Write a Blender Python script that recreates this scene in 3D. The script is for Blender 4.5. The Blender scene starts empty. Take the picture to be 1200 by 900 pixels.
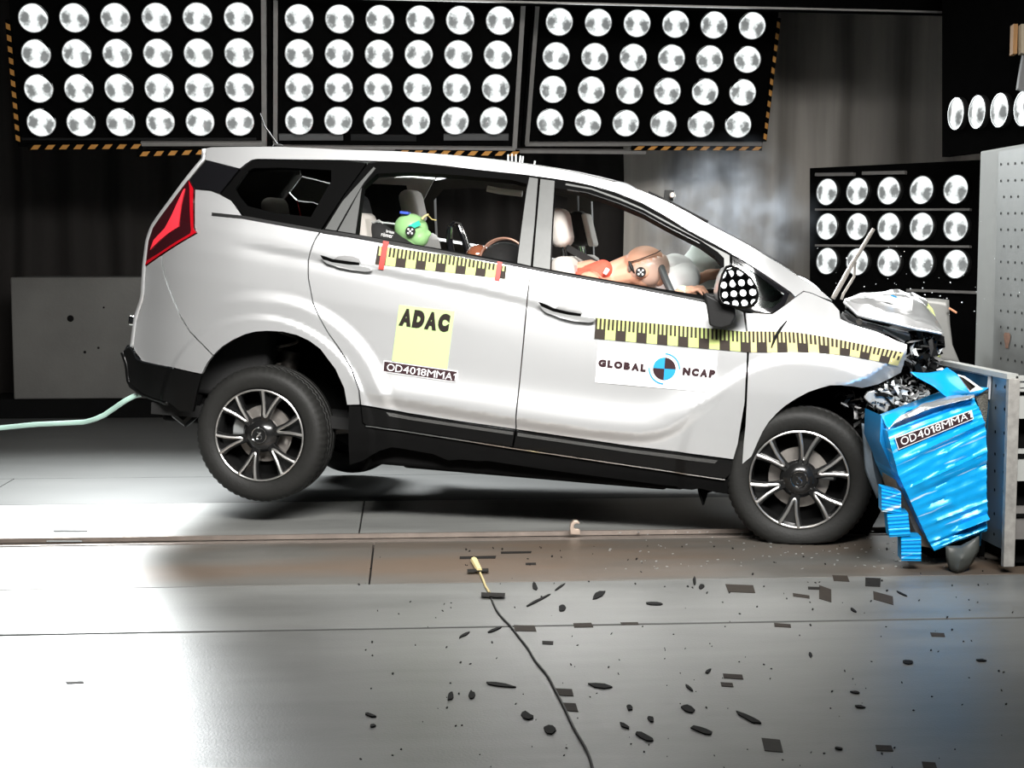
import bpy, bmesh, math, random
import numpy as np
from mathutils import Vector, Matrix, geometry, noise
R = math.radians
random.seed(7); rng = np.random.default_rng(7)
scene = bpy.context.scene
col = scene.collection

# ------------------------------------------------------------------ camera
FPX = 1750.0
YAW, PITCH = R(4.0), math.atan(155/1750)
CAM = Vector((0, 0, 1.39))
r_ = Vector((math.cos(YAW), -math.sin(YAW), 0))
fh = Vector((math.sin(YAW), math.cos(YAW), 0))
f_ = fh*math.cos(PITCH) - Vector((0, 0, 1))*math.sin(PITCH)
u_ = fh*math.sin(PITCH) + Vector((0, 0, 1))*math.cos(PITCH)
cd = bpy.data.cameras.new('camera'); cam = bpy.data.objects.new('camera', cd); col.objects.link(cam)
cam.matrix_world = Matrix(((r_.x, u_.x, -f_.x, CAM.x), (r_.y, u_.y, -f_.y, CAM.y), (r_.z, u_.z, -f_.z, CAM.z), (0, 0, 0, 1)))
cd.sensor_width = 36; cd.lens = FPX/1200*36; cd.clip_end = 200
scene.camera = cam
def ray(px, py): return r_*((px-600)/FPX) + u_*((450-py)/FPX) + f_
def P(px, py, D): return CAM + ray(px, py)*D
def PF(px, py, z=0.0):
    d = ray(px, py); return CAM + d*((z-CAM.z)/d.z)

# ------------------------------------------------------------------ world, lights, exposure
w = bpy.data.worlds.new('world'); scene.world = w; w.use_nodes = True
w.node_tree.nodes['Background'].inputs[0].default_value = (.9, .95, 1, 1)
w.node_tree.nodes['Background'].inputs[1].default_value = 0.02
scene.view_settings.view_transform = 'Standard'; scene.view_settings.look = 'None'
scene.view_settings.exposure = 0.0; scene.view_settings.gamma = 1.0
scene.cycles.use_denoising = True
scene.cycles.max_bounces = 8; scene.cycles.sample_clamp_indirect = 6
scene.cycles.volume_step_rate = 2.0; scene.cycles.volume_max_steps = 96
def area(name, loc, target, sx, sy, power, spread=120, color=(1, .98, .95)):
    l = bpy.data.lights.new(name, 'AREA'); l.shape = 'RECTANGLE'; l.size = sx; l.size_y = sy
    l.energy = power; l.color = color; l.spread = R(spread)
    o = bpy.data.objects.new(name, l); col.objects.link(o)
    o.location = loc; o.rotation_euler = (Vector(target)-Vector(loc)).to_track_quat('-Z', 'Y').to_euler()
    return o
# light of the lamp banks over and behind the camera side and above the crash zone
area('near_bank_light', (0.9, 2.6, 4.0), (0.6, 7.5, 1.0), 4.4, .9, 195, 70)
area('overhead_bank_light', (-0.4, 8.6, 5.0), (-0.3, 8.0, 0), 5.0, 1.6, 130, 110)

# ------------------------------------------------------------------ materials
def newmat(name):
    m = bpy.data.materials.new(name); m.use_nodes = True
    return m, m.node_tree, m.node_tree.nodes['Principled BSDF']
MATS = {}
def mat(name, c, rough=.5, metal=0, coat=0, var=.0, nscale=20, bump=0, bscale=60, spec=.5, stretch=None, rvar=0):
    if name in MATS: return MATS[name]
    m, nt, b = newmat(name); N = nt.nodes; L = nt.links
    b.inputs['Base Color'].default_value = (*c, 1); b.inputs['Roughness'].default_value = rough
    b.inputs['Metallic'].default_value = metal; b.inputs['Coat Weight'].default_value = coat
    b.inputs['Coat Roughness'].default_value = .06; b.inputs['Specular IOR Level'].default_value = spec
    tc = N.new('ShaderNodeTexCoord'); vec = tc.outputs['Object']
    if stretch:
        mp = N.new('ShaderNodeMapping'); mp.inputs['Scale'].default_value = stretch
        L.new(vec, mp.inputs['Vector']); vec = mp.outputs['Vector']
    n = N.new('ShaderNodeTexNoise'); n.inputs['Scale'].default_value = nscale; n.inputs['Detail'].default_value = 5
    L.new(vec, n.inputs['Vector'])
    if var:
        mx = N.new('ShaderNodeMix'); mx.data_type = 'RGBA'
        mx.inputs['A'].default_value = (*[x*(1-var) for x in c], 1); mx.inputs['B'].default_value = (*[min(1, x*(1+var)) for x in c], 1)
        L.new(n.outputs['Fac'], mx.inputs['Factor']); L.new(mx.outputs['Result'], b.inputs['Base Color'])
    if rvar:
        mr = N.new('ShaderNodeMapRange'); mr.inputs['To Min'].default_value = rough-rvar; mr.inputs['To Max'].default_value = rough+rvar
        L.new(n.outputs['Fac'], mr.inputs['Value']); L.new(mr.outputs['Result'], b.inputs['Roughness'])
    if bump:
        n2 = N.new('ShaderNodeTexNoise'); n2.inputs['Scale'].default_value = bscale; n2.inputs['Detail'].default_value = 4
        L.new(vec, n2.inputs['Vector'])
        bp = N.new('ShaderNodeBump'); bp.inputs['Strength'].default_value = bump; bp.inputs['Distance'].default_value = .01
        L.new(n2.outputs['Fac'], bp.inputs['Height']); L.new(bp.outputs['Normal'], b.inputs['Normal'])
    MATS[name] = m; return m

silver = mat('silver_paint', (.77, .78, .785), .31, .70, .5, .02, 3)
blackgloss = mat('black_gloss', (.006, .006, .007), .12, 0, .5)
satin = mat('satin_dark_grey', (.075, .077, .075), .42, .4, 0, .08, 40)
frameblack = mat('frame_black', (.0015, .0015, .0015), .6, 0, 0, .1, 40, spec=.03)
blackplastic = mat('black_plastic', (.006, .006, .006), .5, 0, 0, .2, 60, .1, 300, spec=.3)
underbody = mat('underbody_black', (.0025, .0025, .0025), .8, 0, 0, .3, 15, spec=.1)
trimdark = mat('dark_trim', (.035, .031, .028), .7, 0, 0, .2, 30)
trimlight = mat('light_trim', (.42, .41, .38), .7, 0, 0, .1, 30)
chrome = mat('chrome', (.85, .86, .86), .12, 1)
rubber = mat('tyre_rubber', (.014, .014, .013), .6, 0, 0, .25, 25, .15, 90, spec=.3)
alloyblack = mat('alloy_black', (.012, .012, .012), .22, .2, .6)
alloybright = mat('alloy_machined', (.62, .61, .59), .28, .9, .3)
discsteel = mat('brake_steel', (.42, .39, .36), .4, .8, 0, .2, 40)
cream = mat('cream_fabric', (.58, .54, .50), .85, 0, 0, .08, 60, .2, 200)
blackfab = mat('black_fabric', (.006, .006, .006), .85, 0, 0, .3, 80, .2, 300)
white = mat('white_print', (.85, .85, .85), .5)
yellow = mat('ruler_yellow', (.48, .56, .20), .6, 0, 0, .04, 8, spec=.15)
yellow2 = mat('ruler_yellow_warm', (.56, .50, .22), .5, 0, 0, .08, 8)
lime = mat('sticker_lime', (.42, .56, .25), .6, 0, 0, .02, 5, spec=.15)
ink = mat('print_ink', (.02, .016, .014), .7, spec=.1)
plum = mat('print_plum', (.035, .018, .021), .7, spec=.1)
inkgrey = mat('print_grey', (.45, .45, .45), .5)
cyan = mat('print_blue', (.006, .26, .55), .5)
red = mat('red_tape', (.55, .04, .03), .5)
redlens = mat('red_lens', (.42, .005, .012), .12, 0, .8)
redbright = mat('red_lens_bright', (.95, .04, .06), .25, 0, .4)
orange = mat('hazard_orange', (.52, .24, .05), .6, 0, 0, .2, 30)
blackpaint = mat('bank_black', (.003, .003, .003), .85, 0, 0, .3, 10, spec=.0)
greybar = mat('grey_bar', (.22, .21, .20), .5, .3, 0, .15, 20)
bluealu = None

# ------------------------------------------------------------------ mesh helpers
def frame_from(d):
    d = Vector(d).normalized()
    a = Vector((0, 0, 1)) if abs(d.z) < .9 else Vector((1, 0, 0))
    x = d.cross(a).normalized(); return x, d.cross(x).normalized(), d
class MB:
    def __init__(s): s.v = []; s.f = []; s.m = []
    def add(s, vs, fs, m=0):
        b = len(s.v); s.v += [tuple(x) for x in vs]; s.f += [tuple(i+b for i in f) for f in fs]; s.m += [m]*len(fs)
    def hexa(s, p, m=0):   # 4 bottom then 4 top
        s.add(p, [(3, 2, 1, 0), (4, 5, 6, 7), (0, 1, 5, 4), (1, 2, 6, 5), (2, 3, 7, 6), (3, 0, 4, 7)], m)
    def box(s, c, d, m=0, rot=None):
        q = []
        for z in (-1, 1):
            for x, y in ((-1, -1), (1, -1), (1, 1), (-1, 1)):
                v = Vector((x*d[0]/2, y*d[1]/2, z*d[2]/2))
                if rot is not None: v = rot @ v
                q.append(Vector(c)+v)
        s.hexa(q, m)
    def tube(s, pts, rad, n=8, m=0, caps=True, flat=None):
        pts = [Vector(p) for p in pts]; k = len(pts)
        rads = rad if hasattr(rad, '__len__') else [rad]*k
        vs = []; x = None
        for i, p in enumerate(pts):
            d = (pts[min(i+1, k-1)]-pts[max(i-1, 0)]).normalized()
            if x is None: x, y, _ = frame_from(d)
            else:
                x = (x-d*x.dot(d)).normalized(); y = d.cross(x)
            for j in range(n):
                a = 2*math.pi*j/n; vs.append(p+(x*math.cos(a)+y*math.sin(a))*rads[i])
        fs = [(i*n+j, i*n+(j+1) % n, (i+1)*n+(j+1) % n, (i+1)*n+j) for i in range(k-1) for j in range(n)]
        if caps: fs += [tuple(reversed(range(n))), tuple((k-1)*n+j for j in range(n))]
        s.add(vs, fs, m)
    def lathe(s, prof, n=48, m=0, o=(0, 0, 0), closed=False, axis='y', mod=None):
        vs = []; k = len(prof)
        for j in range(n):
            a = 2*math.pi*j/n
            for i, (r, h) in enumerate(prof):
                rr = mod(i, j, r) if mod else r
                c, t = rr*math.cos(a), rr*math.sin(a)
                p = (c, h, t) if axis == 'y' else (c, t, h)
                vs.append((p[0]+o[0], p[1]+o[1], p[2]+o[2]))
        fs = []
        for j in range(n):
            j2 = (j+1) % n
            for i in range(k-1 if not closed else k):
                i2 = (i+1) % k
                f = (j*k+i, j*k+i2, j2*k+i2, j2*k+i)
                fs.append(f if axis == 'y' else f[::-1])
        s.add(vs, fs, m)
    def prism(s, poly, off, m=0):
        k = len(poly); p = [Vector(x) for x in poly]; off = Vector(off)
        s.add(p+[x+off for x in p], [tuple(range(k)), tuple(reversed(range(k, 2*k)))] + [(i, i+k, (i+1) % k+k, (i+1) % k) for i in range(k)], m)
    def ball(s, c, rad, m=0, rot=None, n=14, k=9):
        vs = []; c = Vector(c); rad = rad if hasattr(rad, '__len__') else (rad,)*3
        for i in range(k+1):
            t = math.pi*i/k
            for j in range(n):
                a = 2*math.pi*j/n
                v = Vector((math.sin(t)*math.cos(a)*rad[0], math.sin(t)*math.sin(a)*rad[1], math.cos(t)*rad[2]))
                vs.append(c+((rot @ v) if rot is not None else v))
        s.add(vs, [(i*n+j, (i+1)*n+j, (i+1)*n+(j+1) % n, i*n+(j+1) % n) for i in range(k) for j in range(n)], m)
    def capsule(s, a, b, ra, rb, m=0, n=12):
        a, b = Vector(a), Vector(b); d = (b-a); L = d.length; x, y, d = frame_from(d)
        rings = []
        for t in np.linspace(-math.pi/2, 0, 4): rings.append((a+d*(ra*math.sin(t)), max(ra*math.cos(t), 1e-4)))
        for t in np.linspace(0, math.pi/2, 4): rings.append((b+d*(rb*math.sin(t)), max(rb*math.cos(t), 1e-4)))
        vs = []
        for p, r in rings:
            for j in range(n):
                q = 2*math.pi*j/n; vs.append(p+(x*math.cos(q)+y*math.sin(q))*r)
        k = len(rings)
        s.add(vs, [(i*n+j, i*n+(j+1) % n, (i+1)*n+(j+1) % n, (i+1)*n+j) for i in range(k-1) for j in range(n)]+[tuple(reversed(range(n))), tuple((k-1)*n+j for j in range(n))], m)
    def grid(s, rows, m=0):
        k = len(rows[0]); vs = [p for r in rows for p in r]
        s.add(vs, [(i*k+j, i*k+j+1, (i+1)*k+j+1, (i+1)*k+j) for i in range(len(rows)-1) for j in range(k-1)], m)
    def xf(s, M): s.v = [tuple(M @ Vector(p)) for p in s.v]; return s
    def build(s, name, mats, parent=None, smooth=35, bevel=0, origin=None, remesh=0, solid=0):
        me = bpy.data.meshes.new(name)
        vs = s.v
        if origin is not None: vs = [tuple(Vector(p)-Vector(origin)) for p in vs]
        me.from_pydata(vs, [], s.f)
        for m in (mats if isinstance(mats, (list, tuple)) else [mats]): me.materials.append(m)
        me.polygons.foreach_set('material_index', s.m)
        if smooth:
            me.shade_smooth(); me.set_sharp_from_angle(angle=R(smooth))
        me.update()
        o = bpy.data.objects.new(name, me); col.objects.link(o)
        if parent is not None: o.parent = parent
        if origin is not None: o.location = origin
        if solid:
            sm = o.modifiers.new('s', 'SOLIDIFY'); sm.thickness = solid; sm.offset = 0
        if bevel:
            b = o.modifiers.new('b', 'BEVEL'); b.width = bevel; b.segments = 3; b.limit_method = 'ANGLE'; b.angle_limit = R(40)
        if remesh:
            rm = o.modifiers.new('r', 'REMESH'); rm.mode = 'VOXEL'; rm.voxel_size = remesh; rm.use_smooth_shade = True
            sm = o.modifiers.new('sm', 'SMOOTH'); sm.iterations = 6; sm.factor = .6
        return o
def tag(o, label=None, cat=None, group=None, kind=None):
    for k, v in (('label', label), ('category', cat), ('group', group), ('kind', kind)):
        if v: o[k] = v
    return o
def empty(name, loc, label=None, cat=None, group=None, parent=None):
    o = bpy.data.objects.new(name, None); o.empty_display_size = .1; col.objects.link(o); o.location = loc
    if parent is not None: o.parent = parent
    return tag(o, label, cat, group)
_TX = {}
_ONE = (np.array([(0, .66), (0, .82), (.22, 1), (.38, 1), (.38, 0), (.20, 0), (.20, .80)]), [(0, 6, 2, 1), (6, 5, 4, 3, 2)])
def run_mesh(s, offset=0.0, gap=.12):
    X = 0; V = []; F = []
    for ch in s:
        if ch == '1': v, f = _ONE; wd = .37
        else:
            v, f = text_mesh(ch, offset); wd = {'M': .92, 'O': .86, 'D': .76, 'A': .80, 'G': .8, 'C': .74, 'N': .8, 'B': .66, 'L': .55, 'P': .62, '4': .66, '0': .62, '8': .62}.get(ch, .66)
        b = sum(len(q) for q in V); V.append(np.stack([v[:, 0]/v[:, 0].max()*wd+X, v[:, 1]], 1)); F += [tuple(i+b for i in q) for q in f]; X += wd+gap
    v = np.concatenate(V); v[:, 0] /= (X-gap); return v, F
def text_mesh(s, offset=0.0):
    if (s, offset) in _TX: return _TX[(s, offset)]
    c = bpy.data.curves.new('t', 'FONT'); c.body = s; c.offset = offset; c.resolution_u = 4; c.fill_mode = 'FRONT'
    o = bpy.data.objects.new('t', c)
    me = o.to_mesh(); v = np.array([x.co[:2] for x in me.vertices]); f = [tuple(p.vertices) for p in me.polygons]
    o.to_mesh_clear(); bpy.data.objects.remove(o); bpy.data.curves.remove(c)
    lo, hi = v.min(0), v.max(0); v = (v-lo)/(hi-lo)
    _TX[(s, offset)] = (v, f); return v, f
def quad(q, s, t):    # q = BL,BR,TR,TL in pixels
    return tuple((1-s)*(1-t)*q[0][k]+s*(1-t)*q[1][k]+s*t*q[2][k]+(1-s)*t*q[3][k] for k in (0, 1))
#@@STRUCTURE
# ------------------------------------------------------------------ hall: floor of steel plates, curtains, ceiling
def floor_mat(name, c, rough, var, warm=0, spec=.6):
    m, nt, b = newmat(name); N = nt.nodes; L = nt.links
    tc = N.new('ShaderNodeTexCoord')
    mp = N.new('ShaderNodeMapping'); mp.inputs['Scale'].default_value = (.5, 1.6, 1); L.new(tc.outputs['Object'], mp.inputs['Vector'])
    n1 = N.new('ShaderNodeTexNoise'); n1.inputs['Scale'].default_value = 2.1; n1.inputs['Detail'].default_value = 8; n1.inputs['Roughness'].default_value = .62
    L.new(mp.outputs['Vector'], n1.inputs['Vector'])
    mp2 = N.new('ShaderNodeMapping'); mp2.inputs['Scale'].default_value = (1.0, 6, 1); mp2.inputs['Rotation'].default_value = (0, 0, .05); L.new(tc.outputs['Object'], mp2.inputs['Vector'])
    n2 = N.new('ShaderNodeTexNoise'); n2.inputs['Scale'].default_value = 2.2; n2.inputs['Detail'].default_value = 6
    L.new(mp2.outputs['Vector'], n2.inputs['Vector'])
    mx = N.new('ShaderNodeMix'); mx.data_type = 'RGBA'
    d = tuple(x*(1-var) for x in c); h = tuple(min(1, x*(1+var)) for x in c)
    mx.inputs['A'].default_value = (*d, 1); mx.inputs['B'].default_value = (*h, 1)
    ad = N.new('ShaderNodeMath'); ad.operation = 'MULTIPLY_ADD'; ad.inputs[1].default_value = .25; L.new(n2.outputs['Fac'], ad.inputs[0])
    hf = N.new('ShaderNodeMath'); hf.operation = 'MULTIPLY'; hf.inputs[1].default_value = .75; L.new(n1.outputs['Fac'], hf.inputs[0]); L.new(hf.outputs[0], ad.inputs[2])
    mr = N.new('ShaderNodeMapRange'); mr.inputs['From Min'].default_value = .3; mr.inputs['From Max'].default_value = .7; L.new(ad.outputs[0], mr.inputs['Value'])
    L.new(mr.outputs['Result'], mx.inputs['Factor'])
    out = mx.outputs['Result']
    if warm:
        n3 = N.new('ShaderNodeTexNoise'); n3.inputs['Scale'].default_value = .9; n3.inputs['Detail'].default_value = 7; L.new(mp.outputs['Vector'], n3.inputs['Vector'])
        r3 = N.new('ShaderNodeMapRange'); r3.inputs['From Min'].default_value = .42; r3.inputs['From Max'].default_value = .62; r3.inputs['To Max'].default_value = warm; L.new(n3.outputs['Fac'], r3.inputs['Value'])
        m3 = N.new('ShaderNodeMix'); m3.data_type = 'RGBA'; m3.inputs['B'].default_value = (.11, .075, .05, 1)
        L.new(r3.outputs['Result'], m3.inputs['Factor']); L.new(out, m3.inputs['A']); out = m3.outputs['Result']
    L.new(out, b.inputs['Base Color'])
    rr = N.new('ShaderNodeMapRange'); rr.inputs['To Min'].default_value = rough-.07; rr.inputs['To Max'].default_value = rough+.09
    L.new(n1.outputs['Fac'], rr.inputs['Value']); L.new(rr.outputs['Result'], b.inputs['Roughness'])
    b.inputs['Specular IOR Level'].default_value = spec
    n4 = N.new('ShaderNodeTexNoise'); n4.inputs['Scale'].default_value = 120; L.new(tc.outputs['Object'], n4.inputs['Vector'])
    bp = N.new('ShaderNodeBump'); bp.inputs['Strength'].default_value = .08; bp.inputs['Distance'].default_value = .01
    L.new(n4.outputs['Fac'], bp.inputs['Height']); L.new(bp.outputs['Normal'], b.inputs['Normal'])
    return m
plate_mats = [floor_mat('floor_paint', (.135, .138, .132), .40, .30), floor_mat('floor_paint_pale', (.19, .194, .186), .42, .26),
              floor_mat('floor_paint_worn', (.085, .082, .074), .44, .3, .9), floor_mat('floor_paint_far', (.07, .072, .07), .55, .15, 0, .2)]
railmat = mat('rail_steel', (.25, .215, .19), .5, .6, 0, .3, 12)
EXT = 14.0
floor = MB(); floor.box((0, 6, -.06), (2*EXT, 24, .06), 0)
floor = floor.build('floor', mat('floor_joint', (.012, .011, .010), .8)); tag(floor, kind='structure', label='grey painted steel plate floor of the test hall')
yy = lambda py, px=600: PF(px, py).y
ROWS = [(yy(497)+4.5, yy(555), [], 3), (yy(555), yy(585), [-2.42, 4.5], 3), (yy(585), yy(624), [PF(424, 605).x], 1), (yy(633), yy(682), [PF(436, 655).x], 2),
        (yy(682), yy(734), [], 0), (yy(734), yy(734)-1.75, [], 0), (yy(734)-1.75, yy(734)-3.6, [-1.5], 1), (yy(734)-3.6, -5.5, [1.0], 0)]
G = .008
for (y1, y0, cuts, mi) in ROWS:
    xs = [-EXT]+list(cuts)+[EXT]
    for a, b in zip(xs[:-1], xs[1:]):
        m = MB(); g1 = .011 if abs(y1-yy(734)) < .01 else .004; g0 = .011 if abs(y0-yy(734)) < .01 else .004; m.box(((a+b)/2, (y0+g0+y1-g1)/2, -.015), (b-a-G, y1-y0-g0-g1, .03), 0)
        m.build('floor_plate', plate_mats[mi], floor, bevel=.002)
m = MB()
ry0, ry1 = yy(633), yy(624)
m.box((0, ry0+.012, -.006), (2*EXT, .018, .02)); m.box((0, ry1-.012, -.004), (2*EXT, .02, .022)); m.box((0, (ry0+ry1)/2, -.025), (2*EXT, ry1-ry0, .01))
m.build('guide_rail', railmat, floor)

def curtain(name, x0, x1, y, z0, z1, amp, period, c, label, seed):
    m = MB(); rnd = np.random.default_rng(seed); n = int((x1-x0)/period*10)
    xs = np.linspace(x0, x1, n); ph = np.cumsum(rnd.uniform(.55, 1.5, n))*2*math.pi/10
    am = amp*(.6+.8*np.interp(np.arange(n), np.arange(0, n, 7), rnd.uniform(0, 1, len(np.arange(0, n, 7)))))
    rows = []
    for z in np.linspace(z0, z1, 7):
        k = .8+.4*(z-z0)/(z1-z0)
        rows.append([(x+.02*math.sin(3*z+x*5), y+am[i]*k*math.sin(ph[i]+.15*math.sin(z*1.3+i*.05)), z) for i, x in enumerate(xs)])
    m.grid(rows)
    o = m.build(name, mat('cloth_'+name+str(seed), c, .9, 0, 0, .25, 3, stretch=(6, 1, .3)), smooth=80, solid=.006)
    return tag(o, label, 'curtain')
curtain('stage_curtain', -8.5, PF(745, 480).x+.35, 13.6, .0, 5.6, .07, .42, (.013, .0105, .009), 'dark brown hanging curtain along the back behind the car', 3)
curtain('stage_curtain', PF(745, 480).x-.1, 7.2, 13.1, .0, 5.6, .10, .5, (.38, .355, .32), 'grey-brown pleated curtain hanging at right behind the smoke, lamplight painted into its paler cloth', 5)  # cloth colour raised to carry the glow of the right-hand lamps
tag((lambda m: (m.box((0, 15.2, 3), (2*EXT, .1, 6.2)), m.build('wall_back', blackpaint))[1])(MB()), kind='structure')
tag((lambda m: (m.box((0, 6, 6.2), (2*EXT, 22, .1)), m.build('ceiling', blackpaint))[1])(MB()), kind='structure')
# concrete barrier wall on the left, with a black box standing for the shadow below it
cmat = mat('raw_concrete', (.11, .107, .10), .85, 0, 0, .35, 2.2, .2, 40)
blk = empty('concrete_block', P(85, 480, 12.4)*1.0, 'long stained grey concrete block low against the dark curtain behind the car tail', 'block')
blk.location.z = 0
def wpt(p): return p-blk.location
m = MB(); A = P(10, 325, 12.3); ztop = A.z; zb = P(10, 470, 12.3).z
m.box(wpt(Vector((A.x+1.9, A.y+.35, (ztop+zb)/2))), (3.8, .6, ztop-zb)); m.build('concrete_face', cmat, blk, bevel=.012)
m = MB(); m.box(wpt(Vector((A.x+1.9, A.y+.37, zb/2))), (4.3, .58, zb)); m.build('shadow_base', underbody, blk)
for px, py, rr in ((79, 374, .028), (95, 414, .012), (111, 409, .010), (118, 361, .008)):
    m = MB(); c = P(px, py, 12.3); c.y = A.y+.048; m.lathe([(rr, 0), (rr*.8, -.002), (.0005, -.002)], 16, 0, wpt(c)); m.build('anchor_hole', underbody, blk)

# ------------------------------------------------------------------ lamp banks
BANK_W = 150
def lens_mat():
    m, nt, b = newmat('lamp_lens'); N = nt.nodes; L = nt.links
    b.inputs['Base Color'].default_value = (.05, .05, .05, 1); b.inputs['Roughness'].default_value = .2
    tc = N.new('ShaderNodeTexCoord'); oi = N.new('ShaderNodeObjectInfo')
    rot = N.new('ShaderNodeVectorRotate'); rot.rotation_type = 'Z_AXIS'
    ra = N.new('ShaderNodeMapRange'); ra.inputs['To Min'].default_value = -.25; ra.inputs['To Max'].default_value = .2
    L.new(oi.outputs['Random'], ra.inputs['Value']); L.new(ra.outputs['Result'], rot.inputs['Angle']); L.new(tc.outputs['Object'], rot.inputs['Vector'])
    nz = N.new('ShaderNodeTexNoise'); nz.inputs['Scale'].default_value = 28; nz.inputs['Detail'].default_value = 3
    cmb = N.new('ShaderNodeVectorMath'); cmb.operation = 'ADD'; L.new(rot.outputs[0], cmb.inputs[0])
    sc = N.new('ShaderNodeVectorMath'); sc.operation = 'SCALE'; sc.inputs['Scale'].default_value = 3.0
    L.new(oi.outputs['Random'], sc.inputs[0]); L.new(sc.outputs[0], cmb.inputs[1]); L.new(cmb.outputs[0], nz.inputs['Vector'])
    facs = []
    for cx, cy, rad in ((-.058, -.004, .05), (.058, -.020, .052)):
        s = N.new('ShaderNodeVectorMath'); s.operation = 'SUBTRACT'; s.inputs[1].default_value = (cx, cy, .02); L.new(rot.outputs[0], s.inputs[0])
        mu = N.new('ShaderNodeVectorMath'); mu.operation = 'MULTIPLY'; mu.inputs[1].default_value = (1.15, .8, 0); L.new(s.outputs[0], mu.inputs[0])
        ln = N.new('ShaderNodeVectorMath'); ln.operation = 'LENGTH'; L.new(mu.outputs[0], ln.inputs[0])
        ad = N.new('ShaderNodeMath'); ad.operation = 'MULTIPLY_ADD'; ad.inputs[1].default_value = .07; ad.inputs[2].default_value = -.035; L.new(nz.outputs['Fac'], ad.inputs[0])
        a2 = N.new('ShaderNodeMath'); a2.operation = 'ADD'; L.new(ln.outputs['Value'], a2.inputs[0]); L.new(ad.outputs[0], a2.inputs[1])
        mr = N.new('ShaderNodeMapRange'); mr.interpolation_type = 'SMOOTHSTEP'; mr.inputs['From Min'].default_value = .020; mr.inputs['From Max'].default_value = .056; L.new(a2.outputs[0], mr.inputs['Value'])
        facs.append(mr.outputs['Result'])
    mn = N.new('ShaderNodeMath'); mn.operation = 'MULTIPLY'; L.new(facs[0], mn.inputs[0]); L.new(facs[1], mn.inputs[1])
    st = N.new('ShaderNodeMapRange'); st.inputs['To Min'].default_value = .22; st.inputs['To Max'].default_value = 1.15; L.new(mn.outputs[0], st.inputs['Value'])
    b.inputs['Emission Color'].default_value = (.95, 1, .99, 1); L.new(st.outputs['Result'], b.inputs['Emission Strength'])
    m.cycles.emission_sampling = 'NONE'
    return m
LENS = lens_mat()
lampcan = mat('lamp_housing', (.03, .03, .03), .4, .6)
lamprim = mat('lamp_rim', (.35, .36, .36), .3, .9)
_lp = MB(); _lp.lathe([(.001, .022), (.03, .0205), (.06, .0165), (.085, .009), (.1, 0)], 32, 0, axis='z')
LENS_ME = None
def make_lens(parent):
    global LENS_ME
    if LENS_ME is None:
        o = _lp.build('lens', LENS, parent); LENS_ME = o.data
    else:
        o = bpy.data.objects.new('lens', LENS_ME); col.objects.link(o); o.parent = parent
    return o
RIM_ME = None
def make_lamp(parent, loc, rs=1, aim=None):
    global RIM_ME
    if RIM_ME is None:
        m = MB(); m.lathe([(.104, .004), (.108, .0), (.108, -.05), (.09, -.06), (.001, -.06)], 32, 0, axis='z'); m.lathe([(.099, -.004), (.100, .008), (.105, .008), (.106, -.004)], 32, 1, axis='z')
        o = m.build('lamp', [lampcan, lamprim], parent); RIM_ME = o.data
    else:
        o = bpy.data.objects.new('lamp', RIM_ME); col.objects.link(o); o.parent = parent
    o.location = loc
    if aim is not None: z = (Vector(aim)-Vector(loc)).normalized(); x = (Vector((1, 0, 0))-z*z.x).normalized(); y = z.cross(x); o.rotation_euler = Matrix((x, y, z)).transposed().to_euler()
    make_lens(o); return o
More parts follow.
